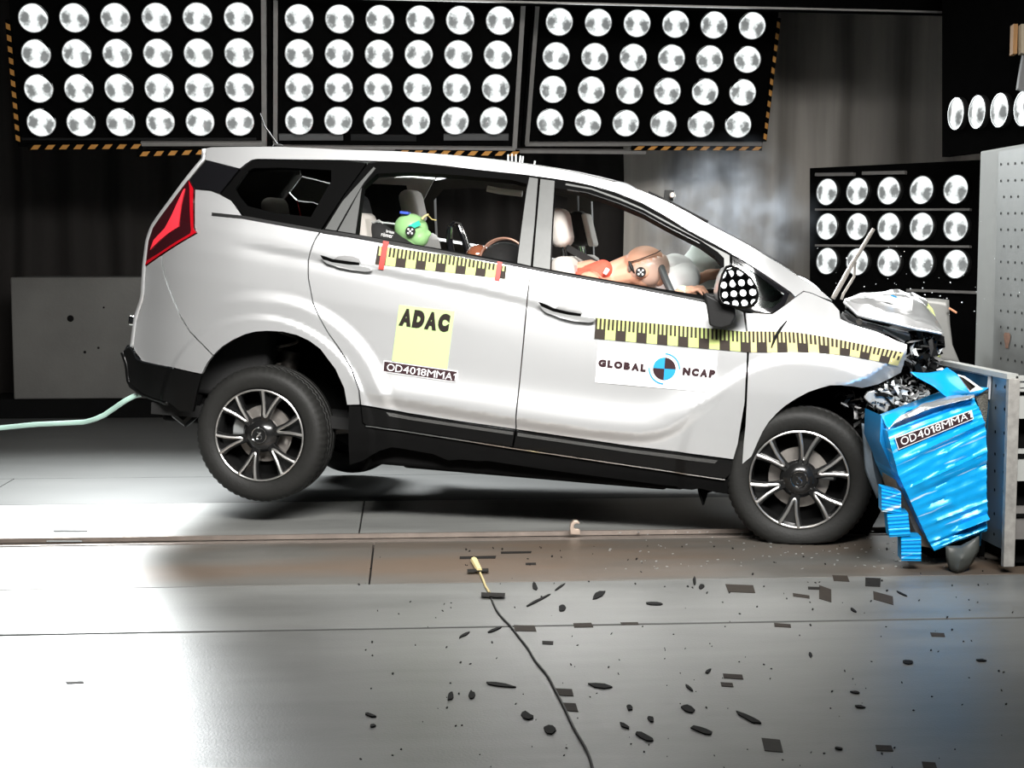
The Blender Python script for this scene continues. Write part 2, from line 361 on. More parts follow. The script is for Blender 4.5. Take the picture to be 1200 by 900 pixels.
class Bank:
    def __init__(s, label, TL, TR, BL, BR, nc, nr, group=None, stuff=False, pts=None):
        c = pts if pts else [P(*TL), P(*TR), P(*BL), P(*BR)]
        s.c = c; ctr = (c[0]+c[1]+c[2]+c[3])/4
        ex = ((c[1]-c[0])+(c[3]-c[2])).normalized(); ey = ((c[0]-c[2])+(c[1]-c[3])); ey = (ey-ex*ey.dot(ex)).normalized(); ez = ex.cross(ey)
        s.M = Matrix(((ex.x, ey.x, ez.x, ctr.x), (ex.y, ey.y, ez.y, ctr.y), (ex.z, ey.z, ez.z, ctr.z), (0, 0, 0, 1))); s.Mi = s.M.inverted()
        s.root = empty('lamp_bank', (0, 0, 0), label, 'lamp bank', group); s.root.matrix_world = s.M
        s.n = ez; s.ctr = ctr
        q = MB()
        for j in range(nr):
            for i in range(nc):
                a = i/max(1, nc-1); b = j/max(1, nr-1)
                p = s.Mi @ (c[0]*(1-a)*(1-b)+c[1]*a*(1-b)+c[2]*(1-a)*b+c[3]*a*b)
                if not stuff: make_lamp(s.root, (p.x, p.y, .0), aim=(s.Mi @ Vector((-.2, 1.0, 1.0))) if nr == 4 else None)
                else: q.lathe([(.001, .02), (.06, .016), (.1, 0)], 16, 0, (p.x, p.y, .0), axis='z')
        if stuff: q.build('lamp', LENS_PLAIN, s.root)['kind'] = 'stuff'
    def at(s, px, py, z=0):   # pixel onto the plane of the bank, local coords
        o = s.Mi @ CAM; d = s.Mi.to_3x3() @ ray(px, py); t = (z-o.z)/d.z; return o+d*t
    def panel(s, pxs, z=-.03, th=.05, name='bank_panel', m=blackpaint):
        q = MB(); q.prism([s.at(x, y, z) for x, y in pxs], (0, 0, -th)); return q.build(name, m, s.root, smooth=0)
    def bar(s, a, b, wpx, z=.0, name='frame_bar', m=None):
        pa, pb = s.at(*a, z), s.at(*b, z); d = (pb-pa).normalized(); n = Vector((-d.y, d.x, 0))*wpx/FPX*11*.5
        q = MB(); q.prism([pa-n, pb-n, pb+n, pa+n], (0, 0, -.035)); return q.build(name, m or greybar, s.root, smooth=0)
    def tape(s, a, b, hpx, n, z=.004, lean=.6):
        pa, pb = s.at(*a, z), s.at(*b, z); d = (pb-pa)/n; nn = Vector((-d.y, d.x, 0)).normalized()*hpx/FPX*11*.5
        q = MB(); q.prism([pa-nn, pb-nn, pb+nn, pa+nn], (0, 0, -.02), 0)
        for i in range(n):
            p = pa+d*(i+.2); q.prism([p-nn*.8, p+d*.5-nn*.8, p+d*(.5+lean*.5)+nn*.8, p+d*lean*.5+nn*.8], (0, 0, .003), 1)
        return q.build('hazard_tape', [blackpaint, orange], s.root, smooth=0)
LENS_PLAIN, _nt, _b = newmat('lamp_lens_lit'); _b.inputs['Emission Color'].default_value = (1, 1, 1, 1); _b.inputs['Emission Strength'].default_value = 3; LENS_PLAIN.cycles.emission_sampling = 'NONE'
def bank_light(b, power, sx=1.5, sy=.9, spread=100):
    l = bpy.data.lights.new('bank_light', 'AREA'); l.shape = 'RECTANGLE'; l.size = sx; l.size_y = sy; l.energy = power; l.spread = R(spread); l.color = (.96, 1, 1)
    o = bpy.data.objects.new('bank_light', l); col.objects.link(o); o.parent = b.root; o.location = (0, 0, .06)
    o.rotation_euler = (math.pi, 0, 0)
b1 = Bank('leftmost hanging bank of twenty-four lamps with striped tape down its left edge', (39, 21, 10.75), (279.5, 20, 10.75), (48.5, 143.5, 11.15), (281, 142.5, 11.15), 6, 4)
b1.panel([(8, -40), (312, -40), (312, 172), (21, 172)])
b1.bar((308.5, -40), (309.5, 172), 5.5); b1.bar((165, 169), (312, 169), 5)
b1.tape((9, 24), (21.5, 168), 6, 11, lean=.3); b1.tape((32, 172.5), (166, 171.5), 7, 8); b1.tape((160, 180.5), (242, 178), 7, 5)
b1.bar((24, 163), (300, 163), 3, -.02, m=blackplastic)
b2 = Bank('middle hanging bank of twenty-four lamps directly above the car roof', (350.5, 21.5, 10.9), (586, 24, 11.0), (350.5, 141.5, 11.3), (578.5, 141.5, 11.4), 6, 4)
b2.panel([(317, -30), (617, -30), (605, 174), (317, 174)])
b2.bar((323, -30), (322.5, 174), 5); b2.bar((615.5, -30), (603, 174), 5.5); b2.bar((322, 173), (604, 175), 4)
b2.bar((327, 161), (402, 161), 8, -.01, m=mat('dull_ledge', (.10, .10, .10), .4, .3)); b2.bar((520, 161), (596, 161), 8, -.01, m=mat('dull_ledge', (.1, .1, .1), .4, .3))
b2.bar((411, 161), (488, 162), 8, -.012, m=blackplastic)
b2.tape((463, 178.5), (609, 180), 7, 9)
b3 = Bank('third hanging bank of lamps, to the right above the windscreen', (655.5, 25.5, 11.35), (881.5, 30, 11.5), (644.5, 143, 11.75), (865, 146, 11.9), 6, 4)
b3.panel([(626, -30), (918, -30), (893, 172), (611, 172)])
b3.bar((632, -20), (617.5, 170), 5); b3.bar((616, 169.5), (893, 169.5), 4.5); b3.bar((603, 177.5), (757, 179), 4.5)
b3.tape((740, 173.5), (893, 174), 6, 10); b3.tape((913, 22), (896, 166), 5, 11, lean=.3)
for bk, yb in ((b1, 163), (b2, 163), (b3, 160)):
    pass
b4 = Bank('lower right bank of fifteen lamps in three rows, turned towards the crash', (969.5, 225, 11.5), (1120.5, 222, 10.6), (969.5, 306, 11.5), (1120.5, 309.5, 10.6), 5, 3)
b4.panel([(949, 197), (1158, 187), (1158, 500), (949, 492)])
b4.bar((955, 245.5), (1136, 245.5), 2.5); b4.bar((955, 287.5), (1136, 289), 2.5); b4.bar((1062, 340), (1150, 343), 3); b4.bar((955, 204.5), (1000, 204), 4); b4.bar((1010, 203), (1060, 202), 4)
b5 = Bank('upper right bank with one row of lamps seen edge-on above the white block', (1122, 136, 9.8), (1200, 128.5, 9.0), (1122, 136.01, 9.8), (1200, 128.51, 9.0), 4, 1,
          pts=[P(1121, 135, 9.8)+Vector((0, 0, .01)), P(1200, 129, 9.0)+Vector((0, 0, .01)), P(1121, 135, 9.8)-Vector((0, 0, .01)), P(1200, 129, 9.0)-Vector((0, 0, .01))])
b5.panel([(1104, -60), (1240, -80), (1240, 168), (1104, 184)])
# beam over the banks, wooden boards at the top right corner
m = MB(); a = P(600, 0, 10.5); a1 = P(322, -3, 10.55); a2 = P(1250, 19, 10.6)
d = (a2-a1).normalized(); m.prism([a1, a2, a2+Vector((0, 0, .8)), a1+Vector((0, 0, .8))], (0, .12, 0)); m.prism([a1-Vector((0, .02, 0)), a2-Vector((0, .02, 0)), a2+Vector((0, -.02, .012)), a1+Vector((0, -.02, .012))], (0, .03, 0), 1)
tag(m.build('ceiling_beam', [blackpaint, greybar], origin=a, smooth=0), 'long black beam across the top of the hall above the lamp banks', 'beam')
m = MB(); q = [P(1188, 28, 8.9), P(1193, 28, 8.9), P(1192, 63, 8.9), P(1187, 63, 8.9)]; m.prism(q, f_*.06)
tag(m.build('wooden_board', mat('raw_wood', (.42, .22, .08), .6, 0, 0, .3, 8, stretch=(12, 12, 1)), origin=q[3], smooth=0), 'narrow orange wooden board at the top right corner', 'board')
m = MB(); q = [P(1197, 28, 8.85), P(1215, 28, 8.85), P(1215, 62, 8.85), P(1197, 62, 8.85)]; m.prism(q, f_*.06)
tag(m.build('wooden_board', mat('pale_wood', (.5, .42, .3), .6, 0, 0, .2, 8), origin=q[3], smooth=0), 'pale wooden board cut off by the right edge at top', 'board')
m = MB(); q = [P(x, y, 8.9) for x, y in ((1200, 62), (1215, 62), (1215, 108), (1193, 104), (1195, 90))]; m.prism(q, f_*.04)
tag(m.build('metal_bracket', mat('bracket_grey', (.2, .2, .2), .5, .4), origin=q[3], smooth=0), 'grey curved metal plate under the pale wooden board at top right', 'bracket')

for b_, k_ in ((b1, 1.6), (b2, .8), (b3, .2), (b4, .15)): bank_light(b_, BANK_W*k_, 1.4, .8)
def face_bank(cx, y, label):
    pts = [Vector((cx+.75*sx, y+.2*sz*0+.22*sz, 2.75+.42*sz)) for sz in (1, -1) for sx in (1, -1)]
    return Bank(label, None, None, None, None, 6, 4, stuff=True, pts=pts)

#@@CAR
# ------------------------------------------------------------------ the car: frame of reference from its wheels
Rw, Fw = P(306, 510, 7.54), P(938, 562, 7.08)
CF = (Fw-Rw).normalized(); CL = Vector((0, 0, 1)).cross(CF).normalized(); CU = CF.cross(CL)
CO = Rw+CL*.905-CU*.345
CM = Matrix(((CF.x, CL.x, CU.x, CO.x), (CF.y, CL.y, CU.y, CO.y), (CF.z, CL.z, CU.z, CO.z), (0, 0, 0, 1))); CMi = CM.inverted(); CM3i = CM.to_3x3().inverted()
WB = (Fw-Rw).length
RO = CMi @ CAM
def Pv(px, py, v):
    d = CM3i @ ray(px, py); t = (v-RO.y)/d.y; return RO+d*t
car = empty('car', (0, 0, 0), 'silver people carrier, nose crushed into a blue barrier, tail lifted off the floor', 'car'); car.matrix_world = CM

def sstep(a, b, x): t = np.clip((x-a)/(b-a), 0, 1); return t*t*(3-2*t)
_w = np.array([-.3, 0, .12, .22, .30, .40, .55, .72, .85, .97, 1.05, 1.12, 1.25, 1.4, 1.52, 1.6, 1.66, 1.72, 1.80, 2.3])
_v = np.array([.70, .76, .80, .855, .885, .905, .918, .925, .922, .908, .89, .868, .825, .77, .725, .69, .655, .60, .52, .1])
_ws = np.linspace(-.3, 2.3, 1301); _k = np.exp(-np.linspace(-2.5, 2.5, 41)**2); _k /= _k.sum()
_vs = np.convolve(np.pad(np.interp(_ws, _w, _v), 20, mode='edge'), _k, 'valid')
def uwpts(pts, v=-.905): q = [Pv(x, y, v) for x, y in pts]; return np.array([p.x for p in q]), np.array([p.z for p in q])
bu, bw = uwpts([(284, 253), (376, 270), (605, 309), (740, 333), (830, 350)]); BELT = np.polyfit(bu, bw, 1)
c1u, c1w = uwpts([(230, 276), (273, 283), (361, 298), (448, 317), (560, 339), (619, 353), (640, 360), (720, 378)])
L2 = np.array(uwpts([(380, 449), (423, 458), (604, 490), (706, 505), (752, 509), (779, 505), (805, 488), (827, 467), (848, 448), (862, 422), (872, 395)])).T
f1u, f1w = uwpts([(880, 362), (905, 369), (945, 383), (970, 391), (1000, 381), (1064, 404)])
f2u, f2w = uwpts([(960, 452), (990, 451), (1020, 440), (1056, 418), (1080, 405)])
_t = np.linspace(0, 1, 32); _q = np.linspace(0, 1, len(L2)); L2 = np.stack([np.interp(_t, _q, L2[:, k]) for k in (0, 1)], 1)
for _ in range(6): L2[1:-1] = (L2[:-2]+2*L2[1:-1]+L2[2:])/4
def polydist(u, w, L):
    a, d = L[:-1], L[1:]-L[:-1]; uu, ww = np.asarray(u)[..., None], np.asarray(w)[..., None]
    ex, ey = uu-a[:, 0], ww-a[:, 1]; t = np.clip((ex*d[:, 0]+ey*d[:, 1])/(d*d).sum(1), 0, 1)
    dx, dy = ex-t*d[:, 0], ey-t*d[:, 1]; q = np.hypot(dx, dy); k = np.argmin(q, -1)[..., None]
    g = lambda z: np.take_along_axis(z, k, -1)[..., 0]
    return g(q)*np.sign(g(d[:, 0]*dy-d[:, 1]*dx))
def S(u, w):
    u = np.asarray(u, float); w = np.asarray(w, float)
    sh = np.polyval(BELT, u)-1.06
    wp = w-sh*sstep(.60, 1.0, w)
    s = np.interp(wp, _ws, _vs)
    t = np.maximum(0, -.12-u); s = s-.26*np.tanh((.30*t**2+.9*t**4)/.26)
    t = np.maximum(0, u-2.3); s = s-.10*t**2
    # soft crease along the handles
    d = np.interp(u, c1u, c1w)-w; env = sstep(-.25, .1, u)*(1-sstep(1.5, 2.1, u))
    s = s-.012*env*sstep(-.012, .030, d)*np.exp(-np.maximum(d, 0)/.13)
    # haunch over the rear wheel, lips around the arches
    r = np.hypot(u, w-.36); s = s+.016*(1-sstep(.66, .73, r))*sstep(-.40, .0, u)*(1-sstep(1.0, 1.15, w))
    s = s+.010*(1-sstep(.57, .60, r)); r2 = np.hypot(u-WB, w-.36); s = s+.012*(1-sstep(.54, .60, r2))
    # door sculpture and lower ridge
    d = polydist(u, w, L2); e = sstep(.45, .7, u)*(1-sstep(2.15, 2.42, u))*(1-sstep(.60, .85, w))
    s = s+.026*e*np.where(d > 0, np.exp(-(d/.115)**2), 1-sstep(-.01, .06, -d))
    # dented wing
    d = w-np.interp(u, f1u, f1w); e = sstep(f1u[0]-.05, f1u[2], u)
    s = s-e*.45*np.clip(d-.004, 0, .25)
    d = np.interp(u, f2u, f2w)-w; e = sstep(f2u[0], f2u[1], u); s = s-e*.8*np.clip(d, 0, .2)
    return s
def Sn(u, w):
    e = .006; du = (S(u+e, w)-S(u-e, w))/(2*e); dw = (S(u, w+e)-S(u, w-e))/(2*e)
    n = np.stack([-du, -np.ones_like(du), -dw], -1); return n/np.linalg.norm(n, axis=-1, keepdims=True)
def side(px, py):
    v = -.9
    for _ in range(30):
        q = Pv(px, py, v); nv = -float(S(q.x, q.z)); dv = nv-v; v += dv*.6
        if abs(dv) < 1e-5: break
    q = Pv(px, py, v)
    if abs(v+float(S(q.x, q.z))) > .01: print('NOCONV', px, py, v)
    return (q.x, q.z)
def SP(px, py, off=0):
    u, w = side(px, py); n = Sn(np.array([u]), np.array([w]))[0]; return Vector((u, -float(S(u, w)), w))+Vector(n)*off
def inpoly(x, y, poly):
    c = np.zeros(x.shape, bool); j = len(poly)-1
    for i in range(len(poly)):
        xi, yi = poly[i]; xj, yj = poly[j]
        m = ((yi > y) != (yj > y)); c ^= m & (x < (xj-xi)*(y-yi)/(yj-yi+1e-12)+xi); j = i
    return c
def dens(poly, step):
    o = []
    for a, b in zip(poly, poly[1:]+poly[:1]):
        n = max(1, int(math.hypot(b[0]-a[0], b[1]-a[1])/step))
        o += [(a[0]+(b[0]-a[0])*i/n, a[1]+(b[1]-a[1])*i/n) for i in range(n)]
    return o
def area2(p): return sum(a[0]*b[1]-a[1]*b[0] for a, b in zip(p, p[1:]+p[:1]))/2
def inset(poly, g):
    o = []; k = len(poly)
    for i in range(k):
        a, b, c = poly[i-1], poly[i], poly[(i+1) % k]
        d1 = Vector((b[0]-a[0], b[1]-a[1])); d2 = Vector((c[0]-b[0], c[1]-b[1]))
        if d1.length < 1e-6 or d2.length < 1e-6: o.append(b); continue
        d1.normalize(); d2.normalize(); n = Vector((-d1.y-d2.y, d1.x+d2.x))
        if n.length < 1e-4: o.append(b); continue
        n.normalize(); cs = max(.5, n.dot(Vector((-d1.y, d1.x)))); o.append((b[0]+n.x*g/cs, b[1]+n.y*g/cs))
    return o
def panel(name, poly, mats, parent=None, off=0.0, thick=.018, holes=(), step=.015, sides=(-1,), gap=.002, uw=False, inner=None, tags=None):
    """sheet following the body side, cut to an outline given as seen from the side; one object per body side"""
    P0 = list(poly) if uw else [side(*p) for p in poly]
    H0 = [list(h) if uw else [side(*p) for p in h] for h in holes]
    if area2(P0) < 0: P0.reverse()
    if gap: P0 = inset(P0, gap)
    P1 = dens(P0, step); HS = []
    for h in H0:
        if area2(h) > 0: h.reverse()
        HS.append(dens(h, step))
    A = np.array(P1); lo, hi = A.min(0), A.max(0)
    gx, gy = np.meshgrid(np.arange(lo[0]+step/2, hi[0], step), np.arange(lo[1]+step/2, hi[1], step))
    gx[1::2] += step*.25; gx, gy = gx.ravel(), gy.ravel()
    k = inpoly(gx, gy, P1)
    for h in HS: k &= ~inpoly(gx, gy, h)
    gx, gy = gx[k], gy[k]
    bd = np.array(P1+[p for h in HS for p in h])
    if len(gx):
        dm = np.min(np.hypot(gx[:, None]-bd[None, :, 0], gy[:, None]-bd[None, :, 1]), 1); k = dm > step*.45; gx, gy = gx[k], gy[k]
    V2 = [Vector(p) for p in bd.tolist()]+[Vector((a, b)) for a, b in zip(gx, gy)]
    E = []; o0 = 0
    for L in [P1]+HS:
        n = len(L); E += [(o0+i, o0+(i+1) % n) for i in range(n)]; o0 += n
    v2, e2, f2, _, _, _ = geometry.delaunay_2d_cdt(V2, E, [], 0, 1e-6)
    X = np.array([tuple(p) for p in v2]); F = [tuple(f) for f in f2]
    cen = np.array([X[list(f)].mean(0) for f in F]); ok = inpoly(cen[:, 0], cen[:, 1], P1)
    for h in HS: ok &= ~inpoly(cen[:, 0], cen[:, 1], h)
    F = [f for f, o in zip(F, ok) if o]
    F = [f if area2([tuple(X[i]) for i in f]) > 0 else f[::-1] for f in F]
    s = S(X[:, 0], X[:, 1]); N = Sn(X[:, 0], X[:, 1])
    base = np.stack([X[:, 0], -s, X[:, 1]], 1); n = len(X)
    outer = base+N*off; inn = base+N*(off-thick)
    cnt = {}
    for f in F:
        for a, b in zip(f, f[1:]+f[:1]): cnt[(a, b)] = 1
    rim = [(a, b) for (a, b) in cnt if (b, a) not in cnt]
    mats = list(mats) if isinstance(mats, (list, tuple)) else [mats]
    if inner is not None: mats.append(inner)
    res = []
    for sd in sides:
        flip = 1 if sd < 0 else -1
        V = np.concatenate([outer, inn, outer, inn]).copy(); V[:, 1] *= flip
        faces = []; nor = []; mi = []
        for f in F: faces.append(f); nor += [N[i] for i in f]; mi.append(0)
        for f in F: faces.append(tuple(i+n for i in reversed(f))); nor += [-N[i] for i in reversed(f)]; mi.append(1 if inner is not None else 0)
        for a, b in rim:
            faces.append((b+2*n, a+2*n, a+3*n, b+3*n)); d = X[b]-X[a]; q = np.array([d[1], 0, -d[0]]); q = q/(np.linalg.norm(q)+1e-9)
            nor += [q]*4; mi.append(1 if inner is not None and sd > 0 else 0)
        nor = np.array(nor); nor[:, 1] *= flip
        if flip < 0:
            nf = []; nn = []; k = 0
            for f in faces:
                m = len(f); nf.append(tuple(reversed(f))); nn += list(nor[k:k+m][::-1]); k += m
            faces, nor = nf, np.array(nn)
        me = bpy.data.meshes.new(name); me.from_pydata(V.tolist(), [], faces)
        for m in mats: me.materials.append(m)
        me.polygons.foreach_set('material_index', mi); me.shade_smooth()
        me.update(); me.normals_split_custom_set([tuple(x) for x in nor])
        o = bpy.data.objects.new(name, me); col.objects.link(o); o.parent = parent if parent is not None else car; res.append(o)
    return res
BOTH = (-1, 1)
# --- outlines, measured along the near side
QUARTER = [(228.5, 221.7), (247, 223.5), (257, 227.3), (271, 235), (279, 246), (284.5, 254), (330, 262), (376, 270.3), (370, 279), (365.5, 289), (361, 305), (361, 326), (366.5, 355), (375, 374), (384, 390), (396, 407), (412, 433), (420, 457), (421.5, 474.5), (406.5, 474.7), (403, 455), (393, 433), (375, 409), (362, 399.5), (348, 393), (331, 389), (313, 388), (299, 389), (287, 392), (273, 398.5), (260, 406.7), (250, 416.5), (236, 402), (222.7, 388.7), (212, 371), (204, 352.7), (197, 335), (193, 323), (189, 299.5), (231, 273.5), (228.3, 267)]
CORNER = [(188.5, 299.5), (192.5, 323), (196.5, 335), (203.5, 353), (211.5, 371.5), (222, 389), (235.5, 402.5), (249.5, 417), (243, 425.5), (236.5, 438.5), (203, 431), (167, 423.5), (159, 413), (156.5, 406.7), (161, 372), (169, 348), (171, 312)]
RDOOR = [(376.5, 271), (420, 277.5), (507, 293.5), (605, 311.5), (622.3, 315), (617, 357), (613, 402), (607.5, 458), (604.3, 503), (540, 494), (480, 484.5), (423, 474.5), (421, 457), (412.7, 433), (396.7, 406.7), (384.6, 390), (375.6, 374), (367, 355), (361.6, 326), (361.6, 305), (366, 289), (370.5, 279)]
FDOOR = [(622.8, 315), (650, 320.3), (740, 336.5), (828, 353.5), (866, 363), (871.5, 365.8), (874.5, 388), (876, 411), (874.5, 440), (873, 472), (869, 495), (865, 520), (859.5, 538.5), (800, 530.5), (740, 523), (670, 512.7), (605, 503.3), (608, 458), (613.6, 402), (617.6, 357)]
FENDER = [(873, 366.3), (905, 368.5), (918, 359), (930, 349.7), (942, 341.3), (951, 343.5), (960, 347.5), (976, 355), (984, 364), (985, 373), (1000, 380.5), (1013, 384.5), (1027, 388), (1051, 399), (1063.5, 403.5), (1063, 412), (1059, 428), (1056, 437), (1043, 444), (1029, 450.7), (1010, 455), (1000, 453.3), (985, 451.8), (973, 452), (960, 455.5), (947, 460), (933, 467.5), (920, 476), (910, 485), (901, 495), (894, 506), (888, 519), (881, 535), (869.5, 544.5), (871, 520), (873.2, 500), (874.7, 472), (876, 440), (877.3, 411), (875.5, 388)]
RAIL_T = [(241.5, 174), (247, 172.7), (290, 172), (327, 172), (365, 173.5), (400, 175.5), (460, 177), (507, 180), (550, 184), (587, 188), (640, 196), (668, 201), (693, 206.7), (720, 213.5), (750, 223), (780, 235.5), (806, 249), (833, 264.5), (860, 278.5), (887, 293.3), (915, 310), (944, 329.8), (958, 338), (975, 352)]
RAIL_B = [(960, 347), (951, 343), (941.5, 340.7), (932, 347.5), (927, 342.3), (907, 328.5), (887, 315), (870, 304), (860, 298.7), (847, 291), (827, 280), (807, 269.5), (780, 253), (753, 238), (735, 230.5), (720, 224.7), (693, 217), (672, 212.7), (650, 209.3), (613, 204.3), (560, 198.8), (520, 193.8), (480, 190), (440, 188.5), (400, 187.3), (340, 186.6), (301, 186), (294.7, 187.3), (289, 191), (281, 197.3), (262, 192.5), (241, 187.2)]
panel('quarter_panel', QUARTER, silver, sides=BOTH, inner=trimdark)
panel('bumper_corner', CORNER, silver, sides=BOTH, inner=trimdark)
rdoor = panel('rear_door', RDOOR, silver, sides=BOTH, inner=trimdark)
fdoor = panel('front_door', FDOOR, silver, sides=BOTH, inner=trimdark)
wing = panel('front_wing', FENDER, silver, inner=underbody)
panel('roof_rail', RAIL_T+RAIL_B, silver, sides=BOTH, inner=trimdark, step=.018, gap=0)
RDF = [(377, 270.3), (402, 230), (431, 190.5), (447, 188.8), (480, 190), (520, 194), (560, 199), (613, 204.7), (632, 207.3), (623.3, 313.5), (605, 310.5), (507, 292.5), (419, 276.5)]
RDO = [(418.5, 274.5), (421.5, 246), (425.5, 218), (442, 203), (480, 201.5), (520, 203.5), (560, 207), (600, 210.5), (617, 215), (612, 258), (605, 307.5), (560, 299), (507, 289.7)]
FDF = [(633.5, 207.5), (651, 209.7), (672, 213), (693, 217.3), (720, 225), (753, 238.3), (807, 269.8), (847, 291.5), (856, 297), (856.5, 360), (828, 352), (740, 335.5), (650, 319.5), (624, 314)]
FDO = [(645, 315.5), (647.5, 260), (650, 220), (660, 221), (688, 227), (727, 240.5), (754, 252), (780, 266.5), (820, 287), (838, 300), (844, 308), (845.5, 345), (830, 347), (740, 332.5)]
panel('rear_door_frame', RDF, frameblack, off=-.004, holes=[RDO], sides=BOTH, inner=trimdark, thick=.05)  # shade of the downward-facing frame put into its colour as black
panel('front_door_frame', FDF, frameblack, off=-.004, holes=[FDO], sides=BOTH, inner=trimdark, thick=.05)
for nm, pl in (('pillar_trim', [(380.5, 268.8), (401, 236), (438, 195.3), (441, 197.5), (427, 214.5), (410, 243), (394.3, 271)]), ('pillar_trim', [(395.5, 271.2), (410, 245), (424.3, 219), (421, 246), (417, 274.6)]),
               ('pillar_trim', [(620, 207.5), (631, 209), (627, 262), (622.3, 312.3), (605.8, 308.7), (612, 258), (617, 222)]), ('pillar_trim', [(633, 209.5), (650.5, 211.8), (647.5, 260), (645, 316.5), (624.3, 312.7), (628.5, 262)]),
               ('frame_strip', [(662, 217.5), (693, 223), (727, 235.5), (754, 247), (780, 261.5), (820, 282), (841, 296), (848, 303), (849, 345), (855.5, 357), (855.5, 299), (830, 286), (780, 258), (753, 243.5), (727, 232), (693, 220), (663, 214.5)])):
    panel(nm, pl, satin, off=.003, thick=.008, sides=BOTH)
def slat(name, top, m, wpx, off, th=.008, parent=None, sides=BOTH):
    panel(name, top+[(x-.1, y+wpx) for x, y in reversed(top)], m, parent, off=off, thick=th, sides=sides, gap=0, step=.03)
slat('belt_trim', [(249, 249.5), (284, 253), (330, 261.2), (376, 269.3), (419, 275.7), (507, 291.7), (605, 310), (650, 319), (740, 335), (830, 352.5)], blackplastic, 3.2, .007, .012)
slat('belt_chrome', [(378, 272.6), (419, 279), (507, 295), (605, 313.2), (650, 322.2), (740, 338.3), (830, 355.8)], chrome, .8, .006, .006)
slat('frame_chrome', [(665, 222), (688, 225.5), (727, 238.6), (754, 250), (780, 264.6), (820, 285)], chrome, .9, .003, .006)
# blacked-out tail pillar, quarter window, tail lamp
panel('tail_pillar_panel', [(241, 187.7), (262, 193), (280.5, 198), (257.3, 226.8), (247, 223), (228.5, 221), (221.5, 210.5)], blackgloss, sides=BOTH, off=-.003, inner=trimlight)
QG = [(282, 198), (289, 192.3), (295, 188), (301, 186.8), (340, 187.3), (400, 188), (430, 190.3), (402, 229), (376, 269), (330, 261), (285, 253), (279.5, 245.5), (271.5, 234.5), (258, 227.5)]
QH = [(275.5, 221), (290, 200), (297, 196.5), (330, 196), (388, 199), (388, 212), (364, 254), (320, 249), (290, 241), (280, 229)]
def glass(name, c, tint, rough=.02):
    m, nt, b = newmat(name); N = nt.nodes; L = nt.links
    tr = N.new('ShaderNodeBsdfTransparent'); tr.inputs[0].default_value = (*c, 1)
    gl = N.new('ShaderNodeBsdfGlossy'); gl.inputs['Roughness'].default_value = rough
    fr = N.new('ShaderNodeFresnel'); fr.inputs['IOR'].default_value = 1.5
    ad = N.new('ShaderNodeMath'); ad.operation = 'ADD'; ad.inputs[1].default_value = tint; L.new(fr.outputs[0], ad.inputs[0])
    mx = N.new('ShaderNodeMixShader'); L.new(ad.outputs[0], mx.inputs[0]); L.new(tr.outputs[0], mx.inputs[1]); L.new(gl.outputs[0], mx.inputs[2])
    L.new(mx.outputs[0], N['Material Output'].inputs['Surface']); return m
privacy = glass('privacy_glass', (.45, .46, .45), 0.0); clear = glass('clear_glass', (.92, .97, .96), .01)
qf = panel('quarter_window', QG, frameblack, off=-.003, holes=[QH], sides=BOTH, inner=trimlight, thick=.03)
for o_, sd in zip(qf, BOTH): panel('pane', QH, privacy, o_, off=-.014, thick=.004, sides=(sd,), gap=-.006)
TL = [(221.3, 210.8), (227.7, 221), (228, 267), (231.5, 273), (189, 299), (171.5, 311.5), (174.7, 283), (180, 267), (201, 238)]
lens_dark = mat('tail_lens_dark', (.03, .004, .006), .1, 0, .8)
for o_, sd in zip(panel('tail_lamp', TL, lens_dark, off=.006, sides=BOTH, gap=.002), BOTH):
    panel('light_strip', [(218.3, 221.7), (214, 240), (211, 266), (200, 273), (188, 283), (178, 293), (182, 281.7), (195, 268), (202, 255), (208, 241.7), (216.7, 223)], redbright, o_, off=.012, thick=.006, sides=(sd,), gap=0)
    panel('lens_edge', [(222.5, 212.5), (227.5, 221.7), (227.8, 268), (231.2, 273), (190, 298.3), (172, 311), (174, 305.5), (190, 295.5), (224.3, 274), (225.3, 270), (223.5, 222)], redlens, o_, off=.011, thick=.005, sides=(sd,), gap=0)
# front quarter glass and strut
qg2 = panel('front_quarter_window', [(857.5, 299), (870, 305.5), (887, 316.5), (907, 330), (926, 343.3), (921, 356), (912, 363), (903, 367), (880, 365), (858, 359)], blackgloss, off=-.004, holes=[[(860, 304), (887, 321), (919, 344), (915, 353), (904, 361), (880, 360), (860, 355)]], sides=BOTH)
for o_, sd in zip(qg2, BOTH): panel('pane', [(860, 304), (887, 321), (919, 344), (915, 353), (904, 361), (880, 360), (860, 355)], glass('dark_tint_glass' if sd < 0 else 'dark_tint_far', (.35, .42, .40), .10, .08), o_, off=-.012, thick=.004, sides=(sd,), gap=-.005)
# lower black cladding, sill, bumper
clad = mat('cladding_black', (.004, .004, .004), .35, 0, .1, spec=.2)
cladtop = mat('cladding_textured', (.05, .05, .048), .5, 0, 0, .3, 120, .4, 250)
panel('door_cladding', [(423.3, 475.7), (480, 485.5), (540, 495), (604, 504.2), (600.5, 523.5), (520, 511), (429, 498), (425.3, 495)], clad, off=.004, sides=BOTH)
panel('door_cladding', [(605.5, 504.5), (670, 513.8), (740, 524), (800, 531.5), (859, 539.6), (856.5, 555), (850, 560.7), (800, 553.5), (720, 541.5), (601.5, 524)], clad, off=.004, sides=BOTH)
panel('cladding_tread', [(452, 482.5), (480, 487.5), (540, 496.5), (602.5, 505.7), (602, 510), (540, 501), (480, 492), (456, 488)], cladtop, off=.009, thick=.006, sides=BOTH)
panel('cladding_tread', [(606.5, 506.3), (670, 515.8), (740, 526), (800, 533.5), (842, 539), (838, 543), (800, 538.5), (740, 530.5), (670, 520.2), (606, 511)], cladtop, off=.009, thick=.006, sides=BOTH)
